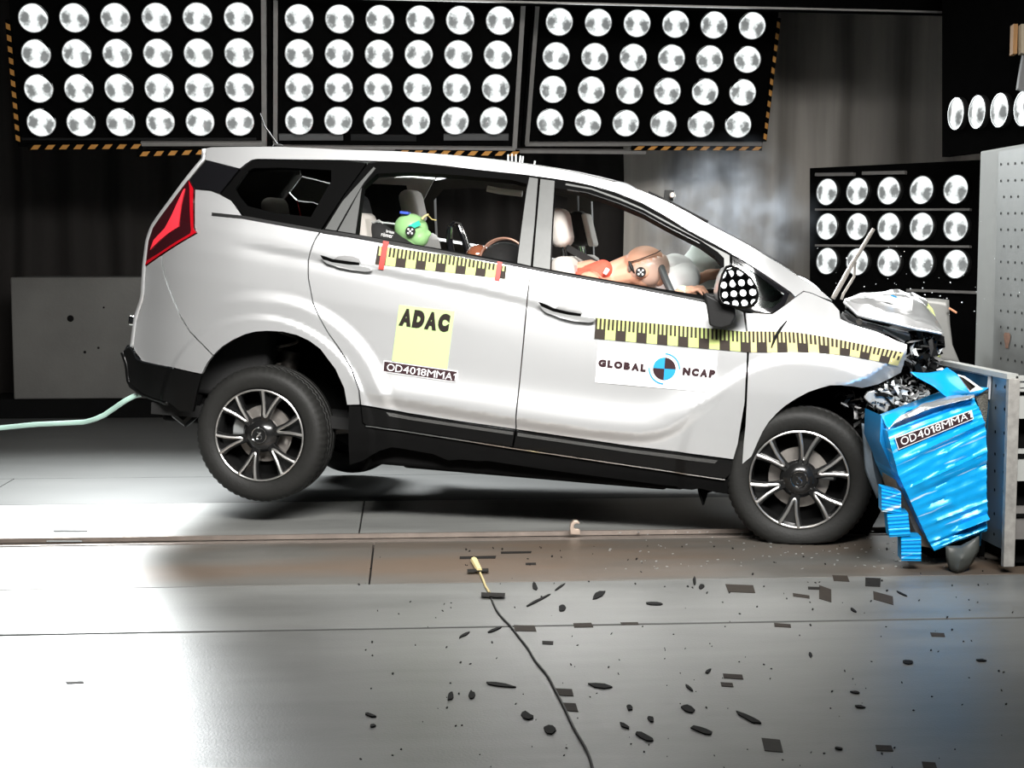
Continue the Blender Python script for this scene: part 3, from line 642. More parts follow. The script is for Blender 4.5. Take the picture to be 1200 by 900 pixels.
slat('sill_chrome', [(429, 498.5), (520, 511.7), (600, 524.3), (720, 542), (800, 554), (850, 561.3)], chrome, 1.1, .006, .006)
panel('sill', [(408, 475.5), (422.3, 476.5), (424.5, 496), (429, 500), (520, 513.2), (600, 526), (720, 543.8), (800, 555.8), (852, 563), (858, 556), (860.5, 544.5), (876, 548.5), (873, 577), (861, 581), (840, 578.5), (832, 576.5), (820, 573.5), (811, 575.2), (795, 573.5), (792, 571), (780, 570), (720, 562), (640, 551.5), (571, 541), (560, 541.5), (540, 539.5), (525, 540.7), (507, 533), (459, 525), (445, 529), (425, 541), (409, 546)], underbody, off=-.006, sides=BOTH, thick=.05)
panel('rear_bumper', [(145, 412), (152, 406), (158, 413), (167, 424.5), (203, 432), (236.3, 439.5), (231, 460), (226.5, 482.5), (211, 481.5), (204, 475.5), (197, 471), (180, 466), (167, 460.5), (152.5, 449.5), (150.5, 428)], clad, off=.004, sides=BOTH, gap=0)
panel('bumper_trim', [(145.5, 412), (151.5, 406.3), (156.5, 412.5), (160, 420.5), (168, 425), (204, 432.5), (204, 431.3), (168, 423), (161, 417), (154, 404), (150, 404.5)], chrome, off=.007, thick=.006, sides=(-1,), gap=0)
for pts in ([(197, 470), (208, 484), (218, 492), (226, 484), (231, 462)],):
    m = MB(); m.tube([Pv(x, y, -.72) for x, y in pts], [.02, .035, .04, .04, .03], 10); m.build('exhaust_shield', clad, car)
# --- roof, windscreen and tail between the two sides
def resample(pts, n):
    a = np.array(pts); t = np.r_[0, np.cumsum(np.hypot(*np.diff(a, axis=0).T))]; q = np.linspace(0, t[-1], n)
    return list(zip(np.interp(q, t, a[:, 0]), np.interp(q, t, a[:, 1])))
def loft(name, pts, m, crown=.02, fwd=0, n=40, k=15, thick=.02, dirw=True, ease=None, inn=None):
    rows = []
    for i, p in enumerate(resample([side(*q) for q in pts], n)):
        s = float(S(*p)); row = []; e = ease(i/(n-1)) if ease else 1
        for j in range(k):
            v = -s+2*s*j/(k-1); b = 1-(v/s)**2
            row.append((p[0]+fwd*b*e, v, p[1]+crown*b))
        rows.append(row)
    q = MB(); q.grid(rows)
    o = q.build(name, [m, inn or m], car, smooth=60)
    so = o.modifiers.new('s', 'SOLIDIFY'); so.thickness = thick; so.offset = 1
    if inn: so.material_offset = 1
    return o
loft('roof', RAIL_T[:14], silver, .022, 0, 50, inn=trimdark)
loft('windscreen', RAIL_T[13:], clear, .004, .0, 30, thick=.005, ease=lambda t: min(1, t*2.2))
loft('tailgate', [(241, 174), (240.8, 187), (221, 210.8), (201, 238), (180, 267), (174.7, 283), (171, 312), (169, 348), (161, 372), (156.5, 407)], silver, 0, -.05, 40, inn=trimdark)
loft('rear_bumper_back', [(145, 412), (150.5, 428), (152.5, 449.5), (167, 460.5), (197, 471)], clad, 0, -.05, 16)
# tailgate handle nub
m = MB(); m.box(SP(157.5, 377)+Vector((-.03, .10, 0)), (.05, .12, .05)); m.build('tailgate_handle', chrome, car, bevel=.01)
# antenna, light tubes and camera on the roof
m = MB(); a = Pv(326, 171, -.2); m.tube([a, a+Vector((-.08, 0, .10)), a+Vector((-.11, 0, .17))], [.006, .004, .003], 6); m.ball(a, (.03, .015, .012)); m.build('antenna', blackplastic, car)
m = MB()
for x, y, h in ((595.5, 190, 9), (600, 190.5, 10), (604.5, 191, 10), (609, 191.5, 9), (612, 192, 9), (626, 193.5, 5)):
    m.tube([Pv(x, y, -.3), Pv(x+(1 if x > 605 else 0), y-h, -.3)], .0045, 6)
m.build('light_tube', mat('tube_white', (.8, .85, .85), .3), car)
rc = MB(); a = Pv(784, 229, -.35); rc.box(a, (.05, .04, .055), 0); rc.lathe([(.001, -.03), (.014, -.03), (.016, -.01), (.016, .0)], 14, 1, a+Vector((.02, -.02, 0))); rc.box(a+Vector((-.005, 0, -.035)), (.025, .02, .05), 0)
rc.build('roof_camera', [blackplastic, discsteel], car, bevel=.004)
m = MB(); m.tube([Pv(760, 225, -.42), Pv(790, 239, -.42), Pv(830, 260, -.42)], .007, 6); m.build('windscreen_seal', blackplastic, car)
#@@WHEELS
# ------------------------------------------------------------------ wheels
def make_wheel(label_off=0):
    tp = [(.232, .012), (.236, .002), (.245, -.006), (.262, -.014), (.285, -.019), (.305, -.018), (.322, -.010), (.334, .004), (.341, .018), (.345, .034),
          (.345, .058), (.337, .060), (.337, .067), (.345, .069), (.345, .098), (.337, .100), (.337, .107), (.345, .109), (.345, .138), (.337, .140), (.337, .147), (.345, .149),
          (.345, .18), (.336, .2), (.31, .222), (.27, .222), (.232, .2)]
    t = MB(); t.lathe(tp, 180, 0, closed=True, mod=lambda i, j, r: r-(.005 if (i in (7, 8, 9, 10, 13, 14) and j % 3 == 0) else 0))
    tyre = t.build('tyre', rubber, None, smooth=50)
    k = MB()
    k.lathe([(.236, -.004), (.232, -.006), (.226, -.004), (.222, .004), (.222, .02), (.217, .03), (.210, .16), (.216, .2)], 96, 0)
    k.lathe([(.2345, -.0065), (.230, -.0085), (.2255, -.0055)], 96, 1)
    k.lathe([(.001, -.004), (.034, -.004), (.038, -.008), (.045, -.008), (.058, .0), (.085, .016), (.092, .03), (.09, .05)], 64, 0)   # hub cone
    k.lathe([(.040, -.0095), (.0385, -.011), (.0365, -.0095)], 48, 2)
    for g in range(6):
        th = R(76-60*g)
        def pt(r, a, y): return (r*math.cos(th+a), y, r*math.sin(th+a))
        # black spoke body: two legs and the pocket floor between them
        for s in (-1, 1):
            path = [(.07, s*R(7.5)), (.105, s*R(7)), (.15, s*R(8.8)), (.19, s*R(11.5)), (.226, s*R(14.5))]
            wd = [.013, .012, .011, .011, .012]; yt = [.014, .008, .003, .0, -.002]
            L = []
            for (r, a), wv, y in zip(path, wd, yt):
                e = wv/r; L.append([pt(r, a-e, y+.002), pt(r, a-e*.6, y-.003), pt(r, a+e*.6, y-.003), pt(r, a+e, y+.002), pt(r, a+e*.8, y+.035), pt(r, a-e*.8, y+.035), pt(r, a-e, y+.002)])
            k.grid(L, 0)
        F = []
        for r, a, y in ((.075, 7, .03), (.12, 6, .03), (.17, 9, .032), (.226, 14, .03)): F.append([pt(r, -R(a), y), pt(r, 0, y+.004), pt(r, R(a), y)])
        k.grid(F, 0)
        # machined bright U edge
        up = [(.229, 11.6, -.005), (.20, 10.0, -.004), (.165, 7.6, -.001), (.13, 5.6, .003), (.108, 4.4, .006), (.099, 2.2, .008)]
        U = [pt(r, R(a), y) for r, a, y in up]+[pt(.097, 0, .008)]+[pt(r, -R(a), y) for r, a, y in reversed(up)]
        k.tube(U, [.0085, .0085, .0080, .0074, .007, .0066, .0066, .0066, .007, .0074, .0080, .0085, .0085], 8, 1)
    rim = k.build('rim', [alloyblack, alloybright, chrome], None, smooth=40)
    e = MB()   # stylised twin-stroke emblem on the cap
    for s in (-1, 1):
        e.tube([(s*.004, -.0055, -.020), (s*.012, -.0065, -.016), (s*.0125, -.0065, -.006), (s*.002, -.0065, .004), (s*.003, -.0065, .013), (s*.011, -.0055, .016)], .0022, 6)
    e.tube([(-.010, -.006, -.010), (0, -.0065, .002), (.010, -.006, .014)], .002, 6)
    emb = e.build('wheel_emblem', chrome, rim)
    d = MB(); d.lathe([(.06, .085), (.145, .085), (.145, .10), (.06, .10)], 48, 0); d.lathe([(.001, .1), (.215, .12), (.215, .19), (.001, .2)], 48, 1)
    disc = d.build('brake_disc', [discsteel, underbody], None)
    c = MB()
    return tyre, rim, emb, disc
W0 = make_wheel()
def caliper(parent, a0, m):
    c = MB(); rows = []
    for a in np.linspace(a0-.28, a0+.28, 7): rows.append([(r*math.cos(a), y, r*math.sin(a)) for r, y in ((.10, .085), (.11, .062), (.16, .062), (.172, .085), (.17, .11))])
    c.grid(rows); o = c.build('brake_caliper', m, parent, solid=.006); return o
def place_wheel(loc, rot, first, far=False, a0=0, squash=None, roll=0):
    root = empty('wheel', loc, parent=car); root.rotation_euler = (0, roll, rot)
    tyre, rim, emb, disc = W0
    parts = []
    for o in (tyre, rim, disc):
        c = o if first else o.copy()
        if not first: col.objects.link(c)
        c.parent = root; parts.append(c)
    if not first:
        e = emb.copy(); col.objects.link(e); e.parent = parts[1]
    caliper(root, a0, mat('caliper_silver', (.6, .62, .62), .4, .7))
    if squash is not None:
        t = parts[0]; t.data = t.data.copy(); 
        for v in t.data.vertices:
            p = Vector(v.co)
            if p.z < -squash:
                d = -squash-p.z; v.co.z = -squash-d*.12; v.co.y += (-.35 if p.y < .1 else .35)*d
    return root
vy = -.905
place_wheel(Pv(304, 510, vy+.01), 0, True, a0=R(170))
place_wheel(Pv(936.5, 562, vy+.01), 0, False, a0=R(10), squash=.303, roll=R(-6))
FWR = place_wheel(Pv(421, 485, .905), math.pi, False, far=True)
FWF = place_wheel(Pv(985, 548, .88), math.pi, False, far=True)
# wheel housings, underbody
for (u0, w0, nm, rr, a0, a1) in ((0, .42, 'wheel_housing', .56, -25, 160), (WB+.02, .38, 'wheel_housing', .52, 25, 205)):
    for sd in (-1, 1):
        m = MB(); rows = []
        for a in np.linspace(R(a0), R(a1), 28): rows.append([(u0+rr*math.cos(a), sd*y, w0+rr*math.sin(a)*.97) for y in (.81, .75, .62, .45)])
        m.grid(rows)
        m.add([(u0+rr*math.cos(a), sd*.45, w0+rr*math.sin(a)*.97) for a in np.linspace(R(a0), R(a1), 28)], [tuple(range(28))])
        m.build(nm, underbody, car, solid=.01)
m = MB(); m.box((WB/2, 0, .30), (WB-1.1, 1.62, .14)); m.box((WB/2, 0, .23), (WB-1.3, 1.1, .10)); m.box((-.42, 0, .42), (.45, 1.3, .16)); m.build('underbody', underbody, car, bevel=.02)
chm = mat('chassis_metal', (.05, .045, .04), .5, .7, 0, .4, 30)
for pa, pb, rr, nm in (((-.05, -.62, .34), (-.05, .62, .34), .05, 'axle'), ((WB, -.6, .34), (WB, .6, .34), .045, 'axle'), ((.15, -.60, .35), (.45, -.55, .38), .03, 'trailing_arm'), ((.0, -.60, .40), (.03, -.58, .75), .05, 'damper')):
    m = MB(); m.tube([pa, pb], rr, 12); m.build(nm, chm, car)
m = MB()
for i in range(26):
    t = i*.62; m.tube([(.0+.055*math.cos(t+q), -.56+.055*math.sin(t+q), .62+(i+q/.62)*.009) for q in (0, .31, .62)], .008, 6, caps=False)
m.build('coil_spring', mat('spring_grey', (.3, .27, .24), .5, .5), car)
#@@DETAIL
# ------------------------------------------------------------------ car: handles, mirror, stickers
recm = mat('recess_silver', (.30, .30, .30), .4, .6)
for bar, dish, gapl in (([(379, 301), (386, 304.3), (400, 307.3), (413, 309.3), (426, 311.3), (436, 313.6), (437, 316), (428, 318), (414, 317.6), (398, 314.5), (386, 308.8)], [(392, 303.5), (396, 300.6), (404, 299.6), (414, 300.6), (421, 303.5), (423.5, 309), (410, 308), (398, 306)], [(377.5, 299.2), (382, 300.2), (392, 303.2), (410, 306.3), (423, 308.3), (423, 310.2), (410, 308.6), (392, 305.6), (381, 302.5)]),
                        ([(633.5, 356), (641, 359.5), (656, 364), (670, 367.2), (684, 369.8), (697, 372), (698, 374.5), (690, 377.6), (674, 377), (657, 373), (642, 366.5)], [(651, 362), (655, 357.5), (663, 356.4), (674, 358), (681, 362), (682.5, 368), (668, 366.3), (657, 364)], [(632, 354.3), (637, 355.6), (650, 360.6), (668, 364.8), (682, 367.4), (682, 369.2), (668, 367), (650, 363), (636, 357.8)])):
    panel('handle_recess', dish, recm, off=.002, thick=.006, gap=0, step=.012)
    h = panel('door_handle', bar, silver, off=.030, thick=.024, gap=0, step=.01)[0]
    panel('handle_gap', gapl, frameblack, h, off=.0315, thick=.004, gap=0, step=.01)
def patch(name, q, m, parent=None, off=.004, th=.003): return panel(name, list(q), m, parent, off=off, thick=th, gap=0, step=.02)[0]
def onskin(px, py, off): return SP(px, py, off)
def lettering(name, s, q, m, parent, surf, bold=0, off=.008, gap=.12):
    v, f = run_mesh(s, bold, gap); b = MB(); b.add([surf(*quad(q, a, t), off) for a, t in v], f); return b.build(name, m, parent, smooth=0)
def ruler(name, top, bot, n, dark0, ym, label=None):
    base = patch(name, top+bot[::-1], ym, off=.004)
    def at(i, t):
        s = i/n*(len(top)-1); k = min(int(s), len(top)-2); s -= k
        a = [top[k][j]*(1-s)+top[k+1][j]*s for j in (0, 1)]; b = [bot[k][j]*(1-s)+bot[k+1][j]*s for j in (0, 1)]
        return onskin(a[0]*(1-t)+b[0]*t, a[1]*(1-t)+b[1]*t, .006)
    m = MB()
    for i in range(n):
        if (i % 2 == 0) == dark0: m.add([at(i, .52), at(i, 1), at(i+1, 1), at(i+1, .52)], [(0, 1, 2, 3)])
        for k in range(5):
            par = (i*5+k) % 2
            if par == (0 if dark0 else 1): m.add([at(i+k/5, .0), at(i+k/5, .53), at(i+(k+1)/5, .53), at(i+(k+1)/5, 0)], [(0, 1, 2, 3)])
    m.build('scale_marks', mat('ruler_dark', (.04, .032, .027), .7, spec=.1), base, smooth=0); return base
def poly_at(a, b, n): return [(a[0]+(b[0]-a[0])*i/n, a[1]+(b[1]-a[1])*i/n) for i in range(n+1)]
ru = ruler('scale_tape', poly_at((443, 288.3), (594.5, 309), 13), poly_at((440, 309.5), (592, 327), 13), 13, True, yellow)
patch('tape_strip', [(449.5, 282.8), (456, 283.8), (449.8, 316), (444, 315.2)], red, ru, off=.008)
patch('tape_strip', [(583.2, 306.8), (588.8, 307.8), (585.4, 329.3), (579.8, 328.4)], red, ru, off=.008)
ruler('scale_tape', poly_at((698.3, 372.6), (879.5, 389.5), 15), poly_at((696.7, 396.7), (880, 413), 15), 15, True, yellow)
ruler('scale_tape', [(874.5, 388.3), (904, 388.4), (933, 389.3), (965, 394.2), (997, 400.8), (1028, 407.3), (1058.7, 413.3)], [(875, 412.5), (905, 412.8), (935, 413), (966, 414.2), (995.5, 417), (1024, 422.5), (1051.5, 428.3)], 15, False, yellow2)
st = patch('sticker', [(468, 357.3), (532.7, 364.8), (524, 433), (459.3, 423)], lime)
lettering('lettering', 'ADAC', [(467.5, 381), (525.3, 389.3), (528.8, 368.3), (471.5, 361)], ink, st, onskin, .10, .008, .06)
st = patch('number_label', [(450, 422.5), (536.5, 435), (534.6, 448.3), (448.7, 435.8)], white, off=.006)
patch('label_ground', [(450.8, 423.4), (535.8, 435.6), (534, 447.2), (449.6, 435)], plum, st, off=.008)
lettering('lettering', 'OD4018MMA1', [(453.6, 434.2), (535, 446.2), (536.2, 438), (454.8, 425.8)], white, st, onskin, .0, .010)
st = patch('sticker', [(701, 400.8), (841, 412.5), (837.5, 460.3), (697.5, 448)], white)
lettering('lettering', 'GLOBAL', [(701, 429.2), (756.8, 435.8), (757.6, 426.9), (701.8, 420.6)], plum, st, onskin, .09)
lettering('lettering', 'NCAP', [(799.6, 439.3), (837.3, 443), (839, 433.6), (800.6, 430.2)], plum, st, onskin, .09)
def disc_quarters(c, rx, ry, rot, ms, parent, off):
    for k in range(4):
        b = MB(); pts = [onskin(*c, off)]+[onskin(c[0]+rx*math.cos(a), c[1]+ry*math.sin(a), off) for a in np.linspace(R(rot+k*90), R(rot+k*90+90), 10)]
        b.add(pts, [(0, i+1, i) for i in range(1, 10)]); b.build('target_quarter', ms[k % 2], parent, smooth=0)
disc_quarters((778.7, 432), 13.4, 13.2, 4, (cyan, plum), st, .007)
for a0, a1 in ((-86, 2), (94, 184)):
    b = MB(); pts = []
    for a in np.linspace(R(a0), R(a1), 16): pts.append([onskin(778.7+r*math.cos(a), 432+r*math.sin(a), .007) for r in (16.9, 18.5)])
    b.grid(pts); b.build('ring_arc', cyan, st, smooth=0)
for word, a0, a1, r, h, bot in (('FOR SAFER', -176, -96, 16.2, 2.6, False), ('CARS', 72, 22, 18.3, 2.8, True)):
    b = MB()
    for i, ch in enumerate(word):
        if ch == ' ': continue
        a = R(a0+(a1-a0)*i/(len(word)-1)); v, f = text_mesh(ch)
        vs = []
        for x, y in v:
            xx, yy_ = (x-.5)*2.0, (y-.5)*h; d = (math.cos(a), math.sin(a)); t = (-d[1], d[0])
            if bot: t = (-t[0], -t[1]); yy_ = -yy_
            vs.append(onskin(778.7+d[0]*(r+yy_)+t[0]*xx, 432+d[1]*(r+yy_)+t[1]*xx, .007))
        b.add(vs, f)
    b.build('lettering', inkgrey, st, smooth=0)
# mirror, knocked round so that its glass faces the lamps behind the camera
MIR = [(851.5, 314), (857, 312.5), (865, 315.8), (873, 321), (880, 327.5), (885, 336.5), (887, 344), (885.5, 352), (881, 357.5), (873, 359), (865, 359), (856, 357.5), (847, 355.5), (843.5, 350), (842.7, 343), (844, 334), (847, 323)]
mc = (864.5, 338)
def mring(k, v, dx=0): return [Pv(mc[0]+(x-mc[0])*k+dx, mc[1]+(y-mc[1])*k, v) for x, y in MIR]
m = MB(); rings = [mring(1.02, -1.045, -1), mring(1.03, -1.02, -4), mring(.98, -.97, -7), mring(.8, -.93, -9), mring(.4, -.91, -10)]
m.grid([r+[r[0]] for r in rings]); mcap = {'o': m.build('mirror_cap', silver, car)}
bankc = Vector((-.35, 2.6, 2.75)); gw = CM @ Pv(*mc, -1.068); nn = ((CAM-gw).normalized()+(bankc-gw).normalized()).normalized()
def onmir(px, py): d = ray(px, py); t = (gw-CAM).dot(nn)/d.dot(nn); return CAM+d*t
def mrim(k, d): return [CMi @ (gw+(onmir(x, y)-gw)*k+nn*d) for x, y in MIR]
m = MB(); rings = [mrim(.97, -.004), mrim(.985, .012), mrim(1.06, .012), mrim(1.10, -.002), mrim(1.08, -.03), mrim(1.0, -.05)]
m.grid([r+[r[0]] for r in rings]); mir = m.build('door_mirror', frameblack, car)
mcap['o'].parent = mir
rows = []; outl = [onmir(mc[0]+(x-mc[0])*.985, mc[1]+(y-mc[1])*.985) for x, y in MIR]
for k in np.linspace(.02, 1, 12):
    rows.append([CMi @ (gw+(p-gw)*k+nn*((.012-((p-gw).length*k)**2)/(2*2.0))) for p in outl+[outl[0]]])
m = MB(); m.grid(rows); m.build('mirror_glass', mat('mirror_silver', (.9, .92, .92), .015, 1), mir, smooth=80)
m = MB(); m.prism([Pv(x, y, -1.04) for x, y in ((826, 344), (829, 366), (831, 381), (837, 384), (846, 385), (857, 381.5), (862.5, 371), (861, 360), (848, 356), (838, 350))], (0, .09, 0)); m.prism([Pv(x, y, -.98) for x, y in ((825, 343.5), (845, 346), (862, 362), (826, 357))], (0, .09, 0)); m.build('mirror_foot', blackplastic, car, bevel=.008)
# wipers
m = MB(); m.tube([Pv(976, 350, -.55), Pv(997, 312, -.55), Pv(1024, 268, -.55)], [.012, .011, .009], 8); m.build('wiper_arm', discsteel, car)
m = MB(); m.tube([Pv(986, 351, -.5), Pv(988, 345, -.5), Pv(1001, 324, -.5), Pv(1001.5, 310, -.5), Pv(1003, 307, -.5)], .007, 8); m.build('wiper_blade', discsteel, car)
m = MB(); m.tube([SP(904, 407, .009), SP(908, 396, .009), SP(914, 386, .009), SP(922, 376, .009)], [.003, .008, .008, .004], 6); m.build('paint_crack', blackplastic, car)

# ------------------------------------------------------------------ crushed front
HR = [[(989, 354), (1005, 370.7), (1022, 375), (1040, 378.7), (1067, 385), (1088, 388.5), (1105, 391.5)],
      [(989, 352), (1010, 358.5), (1030, 362.5), (1052, 368), (1074, 377), (1092, 384), (1104, 389)],
      [(990, 351.5), (1014, 352.5), (1034, 356), (1056, 361.5), (1078, 370.5), (1094, 379), (1103, 386)],
      [(992, 351), (1016, 347.5), (1040, 347.5), (1064, 351), (1082, 360), (1094, 371), (1101, 381)],
      [(995, 350), (1013, 344.8), (1033, 342.6), (1052, 340.8), (1068, 343), (1083, 352), (1092, 366)]]
HV = [-.83, -.80, -.70, -.45, -.15]
rows = [[Pv(x, y, v) for x, y in r] for r, v in zip(HR, HV)]
rows.append([p+Vector((0, .35, -.06)) for p in rows[-1]])
def refine(rows, nr, nc):
    a = np.array([[tuple(p) for p in r] for r in rows]); R_, C_ = a.shape[:2]; out = []
    for t in np.linspace(0, R_-1, nr):
        i = min(int(t), R_-2); ft = t-i; row = []
        for s in np.linspace(0, C_-1, nc):
            j = min(int(s), C_-2); fs = s-j
            row.append(Vector(a[i, j]*(1-ft)*(1-fs)+a[i+1, j]*ft*(1-fs)+a[i, j+1]*(1-ft)*fs+a[i+1, j+1]*ft*fs))
        out.append(row)
    return out
hr = refine(rows, 26, 37)
for i, r in enumerate(hr):
    for j, p in enumerate(r):
        k = min(1, i/4)*min(1, j/4)
        n1 = noise.noise(p*7+Vector((3, 1, 0))); n2 = abs(noise.noise(p*16))
        p.z += k*(.020*n1-.012*n2); p.y += k*.02*n1
m = MB(); m.grid(hr); m.build('bonnet', [silver], car, smooth=28, solid=.012)
tg = MB(); tg.grid([[Pv(x, y, -.62)+Vector((0, -.03, .012)) for x, y in r] for r in ([(1022, 354), (1040, 357), (1068, 367)], [(1026, 348.5), (1044, 349), (1069, 352.5)])]); tg.build('bonnet_marker', white, car, solid=.003)
tg = MB(); tg.prism([Pv(x, y, -.62)+Vector((0, -.06, .016)) for x, y in ((1042, 350.2), (1045, 349.6), (1051, 352), (1048, 352.6))], (0, 0, .002)); tg.build('marker_print', cyan, car)
# inner wing, shut panel and grey fold behind the bonnet
m = MB(); m.grid(refine([[Pv(x, y, .15) for x, y in r] for r in ([(1078, 349), (1098, 350), (1112, 351.5)], [(1086, 366), (1100, 372), (1113, 378)], [(1098, 392), (1108, 398), (1116, 404)], [(1098, 428), (1112, 430), (1126, 428)])], 10, 7))
m.build('crumpled_panel', mat('primer_grey', (.22, .22, .21), .5, .3, 0, .15, 12), car, solid=.012)
for px in ([(1087, 355), (1093, 362), (1096, 370), (1095, 379), (1091, 372)], [(1097, 412), (1102, 407), (1102, 420), (1099, 418)]):
    m = MB(); m.prism([Pv(x, y, -.3) for x, y in px], (0, .01, 0)); m.build('yellow_trim', yellow, car)
m = MB(); m.tube([Pv(1112, 361, .1), Pv(1117, 364, .1), Pv(1121, 366.5, .1)], .006, 6); m.build('wire_end', mat('wire_copper', (.7, .32, .18), .5), car)
m = MB(); q = [(985, 374), (1002, 380), (1028, 386), (1051, 395), (1063, 402), (1068, 397), (1066, 390), (1040, 384), (1010, 376), (988, 366)]
m.prism([Pv(x, y, -.66) for x, y in q], (0, .10, 0)); m.build('wing_ledge', mat('seam_grey', (.20, .20, .20), .45, .4, 0, .2, 20), car, bevel=.004)
for pts in ([(986, 368), (993, 376), (1005, 382)], [(990, 364), (1003, 374), (1016, 379)], [(1036, 383), (1052, 389), (1066, 393)], [(1035, 387), (1048, 394), (1060, 401)]):
    m = MB(); m.tube([Pv(x, y, -.72) for x, y in pts], .006, 6); m.build('seam_strip', silver, car)
m = MB(); m.lathe([(.001, -.02), (.014, -.02), (.014, .02), (.001, .02)], 12, 0, Pv(1007, 377, -.74)); m.build('bonnet_buffer', cream, car)
m = MB(); m.prism([Pv(x, y, -.40) for x, y in ((960, 385), (1000, 384), (1050, 394), (1066, 388), (1080, 386), (1102, 392), (1103, 404), (1098, 418), (1103, 432), (1092, 446), (1092, 470), (1060, 500), (1000, 520), (980, 470))], (0, .8, 0)); m.build('engine_bay', underbody, car)
def shards(name, poly, n, mats, v0, v1, smin, smax, seed, elong=2.5):
    rr = np.random.default_rng(seed); A = np.array(poly, float); lo, hi = A.min(0), A.max(0); m = MB(); c = 0
    while c < n:
        x, y = rr.uniform(lo, hi)
        if not inpoly(np.array([x]), np.array([y]), poly)[0]: continue
        p = Pv(x, y, rr.uniform(v0, v1)); s = rr.uniform(smin, smax); q = Matrix.Rotation(rr.uniform(0, 6.28), 3, Vector(rr.normal(size=3)).normalized())
        pts = [q @ Vector((a*s*elong*rr.uniform(.5, 1), b*s*rr.uniform(.4, 1), cc*s*.35)) for a, b, cc in ((-1, -1, 0), (1, -.6, 0), (.7, 1, 0), (-.8, .8, 0), (-.3, 0, 1))]
        m.add([p+k for k in pts], [(0, 1, 2, 3), (0, 4, 1), (1, 4, 2), (2, 4, 3), (3, 4, 0)], int(rr.integers(0, len(mats)))); c += 1
    o = m.build(name, mats, car, smooth=0); o['kind'] = 'stuff'; return o
wreckgrey = mat('wreck_grey', (.30, .30, .30), .4, .5, 0, .3, 60); wrecklight = mat('wreck_light', (.52, .53, .52), .35, .6, 0, .2, 60); clearplast = mat('broken_lens', (.8, .85, .88), .08, .2)
EB = [(1066, 398), (1072, 394), (1102, 396), (1105, 402), (1100, 412), (1098, 420), (1104, 432), (1088, 442), (1070, 438), (1062, 430), (1064, 412)]
shards('engine_bay_wreckage', EB, 170, [blackplastic, blackgloss, blackplastic, wreckgrey, underbody, clearplast], -.80, -.45, .010, .028, 11)
HL = [(1012, 470), (1018, 460), (1034, 452), (1052, 444), (1064, 440), (1072, 446), (1088, 455), (1088, 470), (1070, 477), (1050, 483), (1036, 486), (1022, 479)]
shards('headlamp_wreckage', HL, 300, [wreckgrey, wrecklight, wrecklight, clearplast, blackplastic], -.82, -.55, .006, .018, 12, 1.8)
m = MB(); m.prism([Pv(x, y, -.80) for x, y in ((1012, 466), (1016, 459), (1032, 455), (1042, 458), (1049, 466), (1047, 474), (1038, 484), (1026, 478), (1018, 472))], (0, .04, 0)); hl = m.build('headlamp_bracket', wrecklight, car, bevel=.006)
for q in ([(1031, 472), (1038, 474), (1038, 475.5), (1031, 473.5)], [(1025, 461), (1036, 460), (1047, 464), (1046, 466), (1034, 464.5), (1027, 464.5)], [(1024.5, 475), (1027, 475), (1027, 477.5), (1024.5, 477.5)]):
    m = MB(); m.prism([Pv(x, y, -.815) for x, y in q], (0, .02, 0)); m.build('bracket_slot', underbody, hl)
SUSP = [(975, 462), (998, 458), (1012, 470), (1022, 484), (1030, 495), (1010, 505), (990, 478)]
shards('suspension_wreckage', SUSP, 60, [wreckgrey, blackplastic, chm, underbody], -.80, -.55, .008, .020, 13)
m = MB(); m.prism([Pv(x, y, -.60) for x, y in ((985, 480), (1032, 486), (1036, 560), (1032, 600), (1010, 640), (980, 640))], (0, .9, 0)); m.build('crushed_front_structure', underbody, car)
m = MB(); m.grid(refine([[Pv(x, y, v) for x, y, v in r] for r in ([(1010, 496, -.92), (1018, 499, -.95), (1026, 505, -.9)], [(1012, 522, -.92), (1020, 522, -.96), (1029, 522, -.9)], [(1014, 552, -.93), (1024, 552, -.97), (1033, 558, -.9)], [(1028, 584, -.9), (1031, 580, -.92), (1034, 566, -.9)])], 12, 9))
m.build('bumper_fragment', mat('frag_blue_grey', (.34, .42, .50), .4, .3, 0, .3, 25), car, solid=.006)
m = MB(); m.grid(refine([[CMi @ P(x, y, 6.45+(.0 if v < -.95 else .06)) for x, y, v in r] for r in ([(1108, 640, -.85), (1126, 640, -.9), (1147, 628, -.85)], [(1109, 654, -.9), (1126, 655, -.97), (1147, 645, -.9)], [(1113, 666, -.9), (1122, 668, -.96), (1138, 661, -.9)], [(1117, 670, -.88), (1122, 673, -.9), (1130, 668, -.88)])], 12, 9))
m.build('bumper_skirt', mat('skirt_grey', (.06, .065, .06), .45, 0, 0, .15, 12), car, solid=.008)
# dirty white splash guard behind the front wheel arch
m = MB(); m.prism([Pv(x, y, -.86) for x, y in ((870, 541), (881, 536), (884, 540), (877, 548), (871, 548))], (0, .03, 0)); m.build('bent_flange', silver, car, bevel=.003)
